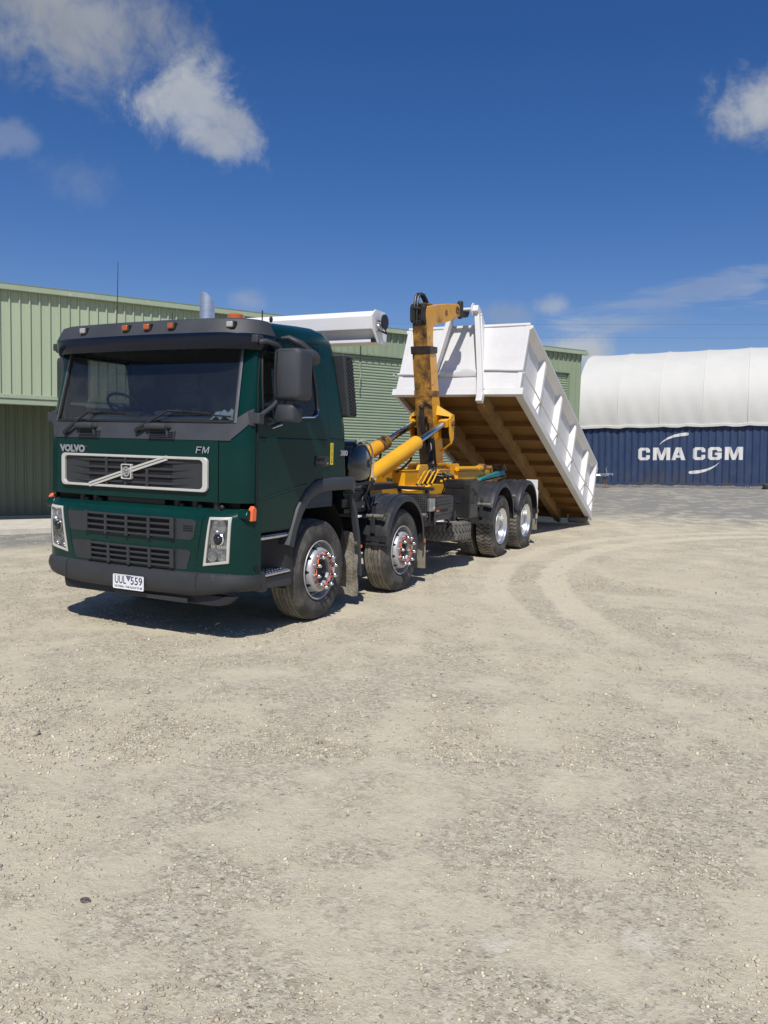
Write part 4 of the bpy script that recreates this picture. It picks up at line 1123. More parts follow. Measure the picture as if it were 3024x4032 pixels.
for z in (1.595, 1.53, 1.465, 1.40):
    P = [(-.80, z), (-.5, z + .010), (.47, z + .010), (.75, z), (.47, z - .012), (-.5, z - .012)]
    fbox(gb, -.545, .445, z - .011, z + .011, .006, .020)
    for s2, a, b in ((-1, -.545, -.83), (1, .445, .70)): gb.add([(a, .004, z - .011), (a, .020, z - .011), (a, .020, z + .011), (a, .004, z + .011), (b, .004, z)], [(0, 1, 2, 3), (0, 4, 1), (1, 4, 2), (2, 4, 3), (3, 4, 0)])
for x in (-.315, -.075, .185): fbox(gb, x - .015, x + .015, 1.365, 1.625, .006, .024)
fwarp(gb); gb.build('grille_bar', 'dark_plastic', front)
dg = MB()
for off in (-.013, .013):
    a, b = Vector((-.535, 0, 1.356)), Vector((.415, 0, 1.632)); d = (b - a).normalized(); nrm = Vector((-d.z, 0, d.x)); rows = []
    for t in np.linspace(0, 1, 11):
        c = a + (b - a) * t + nrm * off
        rows.append([c - nrm * .009 + Vector((0, .012, 0)), c - nrm * .009 + Vector((0, .034, 0)), c + nrm * .009 + Vector((0, .034, 0)), c + nrm * .009 + Vector((0, .012, 0))])
    k0 = len(dg.v); dg.grid(rows, close=True); dg.f += [(k0, k0 + 1, k0 + 2, k0 + 3), (len(dg.v) - 1, len(dg.v) - 2, len(dg.v) - 3, len(dg.v) - 4)]
fwarp(dg); dg.build('diagonal_bar', 'silver_trim', front, ang=40)
em = MB(); EX, EZ = -.048, 1.494
ring_prism(em, rrect(EX - .062, EZ - .070, EX + .062, EZ + .070, .01), rrect(EX - .051, EZ - .059, EX + .051, EZ + .059, .008), 'y', .01, .045); fwarp(em); emo = em.build('emblem', 'silver_trim', front, bevel=.003, seg=1)
em = MB().box((EX - .055, .008, EZ - .062), (EX + .055, .028, EZ + .062)); fwarp(em); em.build('emblem_back', 'dark_plastic', front)
em = MB(); A = [(EX + .046 * math.cos(2 * math.pi * i / 28), EZ + .048 * math.sin(2 * math.pi * i / 28)) for i in range(28)]; B = [(EX + .030 * math.cos(2 * math.pi * i / 28), EZ + .032 * math.sin(2 * math.pi * i / 28)) for i in range(28)]
ring_prism(em, A, B, 'y', .027, .042); em.box((EX - .050, .027, EZ - .011), (EX + .050, .040, EZ + .011)); fwarp(em); em.build('emblem_ring', 'badge_silver', front, ang=40)
V, F = text_mesh('VOLVO', .020, .0004, 1.25); em = MB().add([(EX + a, .0408, EZ + b) for a, b, c in V], F); fwarp(em); em.build('emblem_word', 'dark_plastic', front, recalc=False)
for body, cx, cz, size, bold, sx, wd in (('VOLVO', -.795, 1.690, .088, .0055, 1.32, None),):
    V, F = text_mesh(body, size, bold, sx, .004)
    k = .365 if body == 'VOLVO' else .14
    w_ = max(v[0] for v in V) - min(v[0] for v in V); sc = k / w_
    sl2 = .16 if body == 'FM' else 0
    b_ = MB().add([(cx + a * sc + b * sl2, .006 + max(0, c), cz + b) for a, b, c in V], F); fwarp(b_); b_.build('badge', 'badge_silver', front, recalc=False)

bd = MB(); bz = 1.682; sh_ = lambda a, b: (.715 + a + .22 * b, b)
for P in ([(0, 0), (.010, 0), (.010, .026), (.045, .026), (.045, .034), (.010, .034), (.010, .052), (.052, .052), (.052, .060), (0, .060)], [(.066, 0), (.075, 0), (.075, .046), (.096, .004), (.102, .004), (.123, .046), (.123, 0), (.132, 0), (.132, .060), (.120, .060), (.099, .018), (.078, .060), (.066, .060)]):
    Q = [(sh_(a, b)[0], bz + b) for a, b in P]; bd.prism(Q, 'y', .004, .012)
fwarp(bd); bd.build('badge', 'badge_silver', front)

# ---- lower front: bumper skin, grilles, lamps
BW, BXS = 1.247, .93
def bumy(x, z):
    a = abs(x); yf = -.055 + (.10 * max(0, (z - 1.10) / .10) ** 2 if z > 1.10 else 0) - .012 * sstep((z - .6) / .4)
    if a <= BXS: return yf + .055 * (a / BXS) ** 2
    t = min(1, (a - BXS) / (BW - BXS)); y0 = yf + .055
    return y0 + (.265 - y0) * (1 - math.sqrt(max(0, 1 - t * t)))
def bump_half(off=0.):
    return [BXS * i / 10 for i in range(11)] + [BXS + (BW - BXS) * math.sin(math.pi / 2 * i / 8) for i in range(1, 9)]
BH = bump_half(); BX = [-x for x in BH[:0:-1]] + BH
def bwarp(mb, since=0): return mb.warp(lambda v: (v.x, bumy(v.x, v.z) - v.y, v.z), since)
def bumper_skin(z0, z1, holes, n=8):
    zs = np.linspace(z0, z1, n)
    return MB().grid([[(x, bumy(x, z), z) for x in BX] for z in zs])
cuts = [(0, x) for x in BX[1:-1]] + [(1, z) for z in (.7, .8, .9, 1.0, 1.1, 1.14, 1.17)]
HLR = [(.825, .685), (1.078, .725), (1.10, 1.135), (.893, 1.128)]
G1 = [(-.80, 1.098), (-.835, 1.078), (-.80, .935), (-.77, .912), (.70, .912), (.735, .935), (.765, 1.078), (.73, 1.098)]
G2 = [(-.735, .822), (-.765, .80), (-.715, .665), (-.685, .642), (.63, .642), (.66, .665), (.705, .80), (.675, .822)]
HLL = [(-a, b) for a, b in HLR][::-1]
outer = [(x, .60) for x in BX] + [(x, 1.20) for x in BX[::-1]]
V, F = fill_poly(outer, (HLR, HLL, G1, G2), cuts)
lp = MB().add([(a, bumy(a, b), b) for a, b in V], F)
lowf = lp.build('lower_front', 'green_paint_lower', TK, ang=28, solid=.02)
# return of the skin along the sides
for s in (1, -1):
    P = [(.262, .60), (.30, .64), (.262, 1.0), (.235, 1.20), (.20, 1.215), (.12, 1.19)]
    # vertical seams between centre and corner sections
for s in (1, -1):
    sm_ = MB().tube([(s * (.735 + .11 * (z - .6) / .6), bumy(.76, z) - .001, z) for z in np.linspace(.60, 1.18, 12)], .0025, 6); sm_.build('seam', 'gap_black', lowf)
for GP, zt, zb, xc0, xc1, nm in ((G1, 1.110, .918, -.545, .54, 'grille'), (G2, .825, .650, -.505, .535, 'grille')):
    gp = MB(); V, F = fill_poly(scale_poly(GP, -.003), (), [(0, x) for x in np.linspace(-.75, .7, 13)]); gp.add([(a, .003, b) for a, b in V], F); bwarp(gp)
    gpo = gp.build(nm, 'dark_plastic', TK, solid=.01)
    bk = MB().box((xc0 + .03, .0035, zb + .02), (xc1 - .03, .0045, zt - .02), 8); bwarp(bk); bk.build('grille_opening', 'gap_black', gpo)
    br = MB(); nx = 4; wdt = (xc1 - xc0) / nx
    for i in range(nx + 1):
        x = xc0 + .02 + (xc1 - xc0 - .04) * i / nx; w2 = .022 if i in (0, nx) else .016
        br.box((x - w2, .003, zb - (.012 if 0 < i < nx else 0)), (x + w2, .034, zt - .002 * i))
    hN = 4
    for j in range(hN):
        z = zb + .014 + (zt - zb - .03) * j / (hN - 1)
        br.box((xc0 + .01, .003, z - .010), (xc1 - .01, .028, z + .010), 9)
    bwarp(br); br.build('grille_bar', 'dark_plastic', gpo, bevel=.004, seg=1)
    if GP is G1:
        sl_ = MB()
        for i in range(3): sl_.box((.625, .003, .990 + i * .020), (.725, .0055, 1.0 + i * .020), 2)
        bwarp(sl_); sl_.build('slot', 'gap_black', gpo)
# dark space between cab and bumper, with the radiator cross member behind
MB().box((-1.10, .14, 1.10), (1.10, .16, 1.30)).build('front_gap', 'gap_black', TK)
fx = MB().box((-.38, .06, 1.195), (.32, .12, 1.245)); fx.build('cross_member', 'chassis_black', TK)
fx = MB()
for x in (-.72, -.55, .45, .66, .9): fx.tube([(x, .09, 1.16), (x, .09, 1.30)], .035, 10); fx.ball((x + .06, .08, 1.21), .03, 10, 6)
fx.build('cab_mount', 'chassis_black', TK)
# black bumper
bb = MB(); rows = []
BB = [(.02, .625), (-.012, .622), (-.045, .60), (-.058, .55), (-.056, .475), (-.035, .425), (-.01, .412), (.06, .412)]
for x in BX:
    b0 = bumy(x, .62); sx = (x / BW); nrm = Vector((-(bumy(min(BW, abs(x) + .01), .62) - bumy(abs(x) - .01, .62)) / .02 * (1 if x > 0 else -1), 1)) if abs(x) < BW - .011 else Vector((-6. * (1 if x > 0 else -1), 1))
    nrm.normalize(); k = sstep((abs(x) - .55) / .7)
    rows.append([((x + nrm.x * d) * .968, b0 + nrm.y * d, z + .012 * k + (.05 * k * k if z < .5 else 0)) for d, z in BB])
bb.grid(rows); bump = bb.build('bumper', 'dark_plastic', TK, ang=40, solid=.012)
for s in (1, -1):
    e = MB().prism([(.235, .655), (.30, .65), (.36, .62), (.40, .44), (.32, .44), (.235, .46)], 'x', s * 1.17, s * 1.240); e.build('bumper_end', 'dark_plastic', bump, bevel=.02)
    sm_ = MB().tube([(s * .79, bumy(.79, z) - .058 * (1 if .42 < z < .6 else .5), z) for z in np.linspace(.39, .622, 8)], .0022, 6); sm_.build('seam', 'black_plastic', bump)
    MB().cyl((s * 1.243, .205, .675), (s * 1.250, .203, .675), .024, n=16).build('bumper_plug', 'gap_black', lowf)
lip = MB().prism([(-.90, .43), (-.88, .345), (-.84, .335), (.90, .335), (1.0, .342), (1.07, .36), (1.15, .43)], 'y', -.045, .02, 1); lip.warp(lambda v: (v.x, v.y + .05 * (v.x / .95) ** 2, v.z)); lip.build('bumper_lip', 'black_plastic', TK, bevel=.008)
MB().box((-.17, -.052, .345), (.68, -.04, .385), 4).build('lip_plate', 'dark_plastic', TK)
MB().box((-.54, -.002, .598), (.44, .01, .635), 6).warp(lambda v: (v.x, v.y + bumy(v.x, .62) - .004, v.z)).build('lower_slot', 'gap_black', lowf)
# number plate
npx, npz = .055, .482
yb = bumy(npx, .6) - .068
pl = MB(); P = rrect(npx - .186, npz - .067, npx + .186, npz + .067, .012)
pl.prism(P, 'y', yb - .002, yb); npo = pl.build('number_plate', 'plate_white', TK)
ring = MB(); ring_prism(ring, P, match_ring(P, .005, .005), 'y', yb - .0045, yb - .002); ring.build('plate_rim', 'plate_white', npo)
def plate_text(body, cx, cz, size, width, bold):
    V, F = text_mesh(body, size, bold); xs2 = [v[0] for v in V]; w_ = max(xs2) - min(xs2); mx_ = (max(xs2) + min(xs2)) / 2; sc = width / w_
    MB().add([(npx + cx + (a - mx_) * sc, yb - .003, npz + cz + b) for a, b, c in V], F).build('plate_letters', 'plate_blue', npo, recalc=False)
plate_text('UUL', -.096, .014, .100, .135, .0012); plate_text('559', .098, .014, .100, .140, .0012)
plate_text('VICTORIA - THE PLACE TO BE', 0, -.046, .026, .335, .0006)
MB().add([(npx - .030, yb - .003, npz + .060), (npx + .034, yb - .003, npz + .060), (npx + .002, yb - .003, npz + .005)], [(0, 1, 2)]).build('plate_emblem', 'plate_blue', npo, recalc=False)
st5 = MB()
for a, b in ((-.012, .048), (.002, .052), (.016, .048), (.002, .034), (.002, .018)): st5.lathe([(0, 0), (.0035, 0)], (npx + a, yb - .0034, npz + b), 'y', 8)
st5.build('plate_star', 'plate_white', npo)
# head lamps
def headlamp(s):
    P = HLR if s > 0 else HLL
    cx = sum(p[0] for p in P) / 4; cz = sum(p[1] for p in P) / 4
    def ins(k): return [(cx + (a - cx) * k, cz + (b - cz) * (1 - (1 - k) * .62)) for a, b in P]
    def fine(P): return subdiv(P)
    def refine(P, n=6):
        out = []
        for i in range(len(P)):
            a, b = P[i], P[(i + 1) % len(P)]; out += [(a[0] + (b[0] - a[0]) * j / n, a[1] + (b[1] - a[1]) * j / n) for j in range(n)]
        return out
    bz = MB(); ring_prism(bz, refine(P), refine(ins(.80)), 'y', -.02, .010); bwarp(bz); hl = bz.build('headlight', 'silver_trim', TK, bevel=.004, seg=1, ang=40)
    def cutx(Q): a, b = min(p[0] for p in Q), max(p[0] for p in Q); return [(0, x) for x in np.linspace(a, b, 6)[1:-1]] + [(1, z) for z in np.linspace(min(p[1] for p in Q), max(p[1] for p in Q), 7)[1:-1]]
    Q = ins(.86); V, F = fill_poly(Q, (), cutx(Q)); rb_ = MB().add([(a, -.040, b) for a, b in V], F); bwarp(rb_); rb_.build('reflector', 'reflector_beige', hl, ang=60)
    w_ = MB(); ring_prism(w_, refine(ins(.87)), refine(ins(.84)), 'y', -.045, -.01); bwarp(w_); w_.build('lamp_wall', 'lamp_silver', hl, ang=60)
    def at(fx, z): 
        t = (z - .70) / .43; xl = .825 + (.893 - .825) * t; xr = 1.078 + .022 * t
        x = xl + (xr - xl) * fx; return s * x
    def bowl(fx, z, r, d0, mt, prof, nm='lamp'):
        x = at(fx, z); y = bumy(x, z); mb = MB().lathe([(a * r, y - (d0 - b)) for a, b in prof], (x, 0, z), 'y', 24)
        return mb.build(nm, mt, hl, ang=40)
    cup = [(1.0, -.0), (.96, .006), (.72, .028), (.4, .042), (.0, .046)]
    bowl(.50, 1.045, .075, -.010, 'lamp_silver', cup); bowl(.36, 1.06, .018, -.02, 'lamp_glass', [(1, .0), (.7, -.012), (0, -.016)])
    bowl(.52, .935, .058, -.008, 'lamp_silver', [(1.0, 0), (.86, -.008), (.8, .006), (.74, .018)]); bowl(.52, .935, .045, -.004, 'window_dark', [(1.0, .012), (.8, -.012), (.45, -.026), (0, -.031)])
    bowl(.30, .775, .050, -.012, 'lamp_silver', cup); bowl(.72, .785, .050, -.012, 'lamp_silver', cup)
    sb = MB()
    for i in range(9):
        x = at(.12 + .085 * i, .865); sb.box((x - .006, .0, .850), (x + .006, .012, .88))
    for i in range(4): sb.box((at(.1, 1) if s > 0 else at(.9, 1), -.045, .985 + .0 * i), (at(.9, 1) if s > 0 else at(.1, 1), -.04, .988), 3)
    for v in sb.v: v.y -= .04
    bwarp(sb); sb.build('prism_strip', 'chrome', hl)
    Q = ins(.84); V, F = fill_poly(Q, (), cutx(Q)); lg = MB().add([(a, .001, b) for a, b in V], F); bwarp(lg); lg.build('lens', 'lamp_glass', hl, ang=60)
headlamp(1); headlamp(-1)
# side turn signals on the corners
for s in (1, -1):
    ib = MB().prism([(.115, 1.10), (.185, 1.10), (.19, 1.205), (.155, 1.235), (.125, 1.205)], 'x', s * 1.205, s * 1.252); ib.build('turn_signal', 'orange_plastic', TK, bevel=.008)
    MB().prism([(.06, 1.14), (.10, 1.095), (.20, 1.095), (.20, 1.195), (.10, 1.20)], 'x', s * 1.12, s * 1.232).build('turn_signal_base', 'green_paint_lower', TK, bevel=.02)

# ---- cab interior
li = MB()
li.box((-1.16, 1.62, 1.2), (1.16, 1.66, 2.66)).box((-1.14, .30, 2.655), (1.14, 1.66, 2.68)).box((-1.16, .12, 1.15), (1.16, 1.66, 1.2))
li.build('cab_lining', 'cab_lining', TK)
for s in (1, -1):
    V, F = fill_poly([(.30, 1.2), (1.62, 1.2), (1.62, 2.66), (.32, 2.66)], (scale_poly(WIN, .02),), []); MB().add([(s * (sidex(z) - .035), y, z) for y, z in V], F).build('door_lining', 'cab_lining', TK, recalc=False)
da = MB().prism([(.09, 1.935), (.30, 1.985), (.46, 2.035), (.60, 2.02), (.66, 1.90), (.62, 1.5), (.14, 1.5)], 'x', -1.14, 1.14, 12)
da.warp(lambda v: (v.x, max(v.y, caby(v.x, min(2.6, max(1.97, v.z))) + .03), v.z + (.035 if abs(v.x + .62) < .32 and v.y > .4 and v.z > 1.95 else 0)))
da.build('dashboard', 'dash_grey', TK, bevel=.02)
MB().box((-.12, .40, 2.03), (.42, .55, 2.075)).box((.10, .44, 2.075), (.16, .52, 2.10)).box((.30, .44, 2.075), (.34, .52, 2.098)).build('dash_tray', 'dash_grey', TK, bevel=.012)
sw = MB(); cpt = Vector((-.70, .66, 2.11)); M_ = Matrix.Translation(cpt) @ Matrix.Rotation(R(-38), 4, 'X')
sw.tube([(.225 * math.cos(2 * math.pi * i / 32), .225 * math.sin(2 * math.pi * i / 32), 0) for i in range(32)], .016, 8, closed=True)
for q in (200, 340, 90): sw.tube([(0, 0, -.03), (.225 * math.cos(R(q)), .225 * math.sin(R(q)), 0)], .014, 6)
sw.lathe([(0, .0), (.06, -.01), (.065, -.04), (0, -.05)], (0, 0, 0), 'z', 16)
sw.xf(M_); sw.build('steering_wheel', 'black_plastic', TK)
for x in (-.66, .62):
    sb = MB().box((x - .25, .95, 1.55), (x + .25, 1.45, 1.68)); sb.prism([(1.36, 1.62), (1.50, 2.32), (1.58, 2.32), (1.52, 1.6)], 'x', x - .24, x + .24); sb.prism([(1.50, 2.34), (1.53, 2.54), (1.60, 2.53), (1.58, 2.34)], 'x', x - .14, x + .14)
    sb.build('cab_seat', 'seat_fabric', TK, bevel=.04, seg=3)

# ================================================================== wheels
TR = .515
def steer_wheel():
    parts = []
    # tyre (outward +x), centre plane at x = -.15
    def rip(i, j): return .0
    prof = [(.300, -.012), (.318, -.006), (.345, .006), (.40, .012), (.435, .011), (.437, .0085), (.440, .0085), (.442, .010), (.462, .004), (.464, .001), (.468, .001), (.470, .002), (.488, -.012), (.500, -.026), (.508, -.040)]
    xs2 = [-.046, -.074, -.076, -.086, -.088, -.128, -.130, -.140, -.142, -.160, -.162, -.172, -.174, -.214, -.216, -.226, -.228, -.256]
    deep = {2, 3, 6, 7, 10, 11, 14, 15}
    tread = [(.515 - (.014 if i in deep else 0) - .006 * (abs(x + .15) / .11) ** 2, x) for i, x in enumerate(xs2)]
    back = [(r, -.30 - a) for r, a in prof[::-1]]
    full = prof + tread + back; n1 = len(prof); n2 = n1 + len(tread)
    t = MB().lathe(full, n=132, ripple=lambda i, j: (.0045 * (1, .3, -1, -.3)[i % 4] if n1 < j < n2 - 1 else 0))
    sc = MB()
    for i in range(66):   # shoulder sipes
        q = 2 * math.pi * i / 66
        o = len(sc.v); sc.box((-.046, -.003, .488), (-.008, .003, .5125)); sc.xf(Matrix.Rotation(q, 4, 'X'), o)
    parts.append(('tyre', t, 'tyre_rubber', 50))
    parts.append(('tread', MB().lathe([(r + .0008, a) for r, a in tread], n=132, ripple=lambda i, j: .0045 * (1, .3, -1, -.3)[i % 4] if 0 < j < len(tread) - 1 else 0), 'tread_rubber', 30))
    rim = MB().lathe([(.288, -.02), (.300, -.010), (.304, .0), (.300, .006), (.292, .004), (.286, -.015), (.280, -.06), (.272, -.085), (.262, -.088), (.250, -.070), (.232, -.020), (.222, .012), (.214, .024), (.200, .030), (.142, .030), (.136, .026), (.130, -.01), (.128, -.05)], n=64)
    parts.append(('rim', rim, 'rim_silver', 40))
    hub = MB().lathe([(.129, -.045), (.118, -.05), (.112, .0), (.098, .010), (.090, .006), (.082, -.012), (.0, -.014)], n=40)
    for i in range(8):
        q = 2 * math.pi * i / 8; hub.cyl((-.02, .10 * math.cos(q), .10 * math.sin(q)), (.012, .10 * math.cos(q), .10 * math.sin(q)), .008, n=8)
    parts.append(('hub', hub, 'chassis_black', 40))
    hh = MB()
    for i in range(10):
        q = 2 * math.pi * (i + .5) / 10; o = len(hh.v)
        hh.lathe([(0, 0), (.022, 0)], (0, 0, 0), 'x', 16)
        hh.warp(lambda v: (v.x, v.y * 1.0, v.z * .85), o)
        hh.xf(Matrix.Rotation(q, 4, 'X') @ Matrix.Translation((-.041, 0, .2405)) @ Matrix.Rotation(R(-20), 4, 'Y'), o)
        for k in range(o, len(hh.v)):
            v = hh.v[k]; r = math.hypot(v.y, v.z); v.x = lerp([(.20, .030), (.214, .0245), (.222, .0125), (.232, -.0195), (.250, -.0695), (.262, -.0875)], r) + .0015
    parts.append(('hand_hole', hh, 'gap_black', 40))
    return parts
def nut_meshes():
    nb = MB().lathe([(.025, .0), (.025, .006), (.019, .008), (.0185, .022), (.0225, .026), (.0235, .045), (.022, .060), (.016, .076), (.008, .085), (0, .087)], n=14)
    return nb
def drive_tyre(mbT, mbL, x_out, w=.285, r=.515):
    """block-tread tyre; outer face at x_out, extends to x_out - w"""
    side = [(.296, -.018), (.315, -.008), (.36, .004), (.42, .006), (.465, -.004), (.49, -.02), (r - .016, -.030)]
    prof = [(a, x_out + b) for a, b in side] + [(r - .017, x_out - w / 2)] + [(a, x_out - w - b) for a, b in side[::-1]]
    mbT.lathe(prof, n=96)
    N = 46
    for i in range(N):
        for half, ph in ((0, 0), (1, .5)):
            q0 = 2 * math.pi * (i + ph * 0) / N; dq = 2 * math.pi / N * .70; vs = []
            S = 6
            for k in range(S + 1):
                t = k / S; x = x_out - .020 - (w - .04) * (half * .5 + t * .49 + (.006 if half else 0)); zig = (.55 * math.sin(t * 2 * math.pi * 1.0) * .45 + (t if half == 0 else 1 - t) * .35) * 2 * math.pi / N
                rr = r - .006 * ((x - x_out + w / 2) / (w / 2)) ** 2
                for qq in (q0 + zig, q0 + zig + dq):
                    for r_ in (r - .02, rr): vs.append((x, r_ * math.cos(qq), r_ * math.sin(qq)))
            fs = []
            for k in range(S):
                a = 4 * k; b = a + 4; fs += [(a + 1, a + 3, b + 3, b + 1), (a, a + 1, b + 1, b), (a + 2, b + 2, b + 3, a + 3)]
            fs += [(0, 2, 3, 1), (4 * S, 4 * S + 1, 4 * S + 3, 4 * S + 2)]
            mbL.add(vs, fs)
def drive_wheel():
    T1, L1, T2, L2 = MB(), MB(), MB(), MB(); drive_tyre(T1, L1, 0.0); drive_tyre(T2, L2, -.335)
    rim = MB().lathe([(.288, -.02), (.299, -.012), (.303, -.004), (.300, .002), (.292, .0), (.284, -.012), (.279, -.03), (.268, -.04), (.262, -.06), (.262, -.10), (.256, -.13), (.246, -.145), (.205, -.150), (.145, -.150), (.138, -.140)], n=64)
    hub = MB().lathe([(.145, -.152), (.135, -.13), (.128, -.085), (.118, -.072), (.06, -.068), (.0, -.068)], n=32)
    for i in range(10):
        q = 2 * math.pi * i / 10; hub.cyl((-.15, .1675 * math.cos(q), .1675 * math.sin(q)), (-.112, .1675 * math.cos(q), .1675 * math.sin(q)), .017, .014, n=8)
    back = MB().lathe([(.262, -.336), (.20, -.34), (0, -.34)], n=32)
    return [('tyre', T1, 'tyre_rubber', 40), ('tread', L1, 'tread_rubber', 30), ('tyre', T2, 'tyre_rubber', 40), ('tread', L2, 'tread_rubber', 30), ('rim', rim, 'alloy', 40), ('hub', hub, 'brushed_steel', 35)]
def wheel_proto(parts, name='wheel'):
    w = empty(name, parent=TK)
    for nm, mb, mt, an in parts: mb.build(nm, mt, w, ang=an)
    return w
def copy_part(src, loc, rotz, extra=0):
    w = src.copy(); COL.objects.link(w); w.location = loc; w.rotation_euler = (extra, 0, rotz); w.parent = TK
    for ch in list(src.children):
        c = ch.copy(); COL.objects.link(c); c.parent = w
    return w
fw_ = wheel_proto(steer_wheel())
nutm = None
for i in range(10):
    q = 2 * math.pi * (i + .35) / 10
    if nutm is None: nutm = nut_meshes().build('wheel_nut', 'chrome', fw_, ang=40); n = nutm
    else: n = nutm.copy(); COL.objects.link(n); n.parent = fw_
    n.location = (.030, .1675 * math.cos(q), .1675 * math.sin(q))
# orange nut-retainer links
lk = MB(); rl = random.Random(4)
for i in range(10):
    q0, q1 = 2 * math.pi * (i + .35) / 10, 2 * math.pi * (i + 1.35) / 10
    P = []
    for t in np.linspace(.04, .96, 9):
        q = q0 + (q1 - q0) * t; r = .1675 + .026 * (1 if i % 2 else -1) * math.sin(math.pi * t) * .0 - .012 * math.sin(math.pi * t) + .006 * math.sin(4 * math.pi * t + i)
        P.append((.052 + .005 * math.sin(5 * t + i), r * math.cos(q), r * math.sin(q)))
    lk.tube(P, .0050 if i % 3 else .0075, 6)
    lk.lathe([(.025, -.004), (.0275, -.004), (.0275, .004), (.025, .004)], (.052, .1675 * math.cos(q0), .1675 * math.sin(q0)), 'x', 14, closed=True)
lk.build('nut_retainer', 'orange_plastic', fw_, ang=50)
AX = [1.365, 3.345, 7.228, 8.636]
fw_.location = (1.205, AX[0], TR)
copy_part(fw_, (1.205, AX[1], TR), 0, R(14))
copy_part(fw_, (-1.205, AX[0], TR), math.pi); copy_part(fw_, (-1.205, AX[1], TR), math.pi)
dw = wheel_proto(drive_wheel()); dw.location = (1.215, AX[2], TR)
copy_part(dw, (1.215, AX[3], TR), 0, R(23))
copy_part(dw, (-1.215, AX[2], TR), math.pi); copy_part(dw, (-1.215, AX[3], TR), math.pi)
# axles
ab = MB()
for y in AX: ab.tube([(-1.0, y, TR), (1.0, y, TR)], .07, 12)
for y in AX[2:]: ab.ball((0, y, TR), (.24, .26, .24), 16, 10)
ab.build('axle', 'chassis_black', TK)

# ---- fenders
FPR = [(.0, .0), (.10, .0), (.10, .012), (.19, .012), (.19, .0), (.30, .0), (.30, .012), (.40, .012), (.40, .0), (.445, .0), (.475, -.006), (.492, -.022), (.498, -.045), (.497, -.075)]
def fender(path, name='fender', x0=.755, s=1):
    """path of (y,z,ny,nz); profile offset outward along the normal"""
    rows = [[(s * (x0 + a), y + ny * b, z + nz * b) for a, b in FPR] for y, z, ny, nz in path]
    o = MB().grid(rows).build(name, 'fender_plastic', TK, ang=30, solid=.008, orient=(0, 0, 1))
    return o
def arch_path(cy, cz, r, a0, a1, zl=None, n=30, zf=None):
    p = []
    if zf is not None: p.append((cy - r * 1.005, zf, -1, 0))
    for i in range(n + 1):
        q = R(a0 + (a1 - a0) * i / n); p.append((cy - r * math.cos(q), cz + r * math.sin(q), -math.cos(q), math.sin(q)))
    if zl is not None: p.append((cy + r * 1.005, zl, 1, 0))
    return p
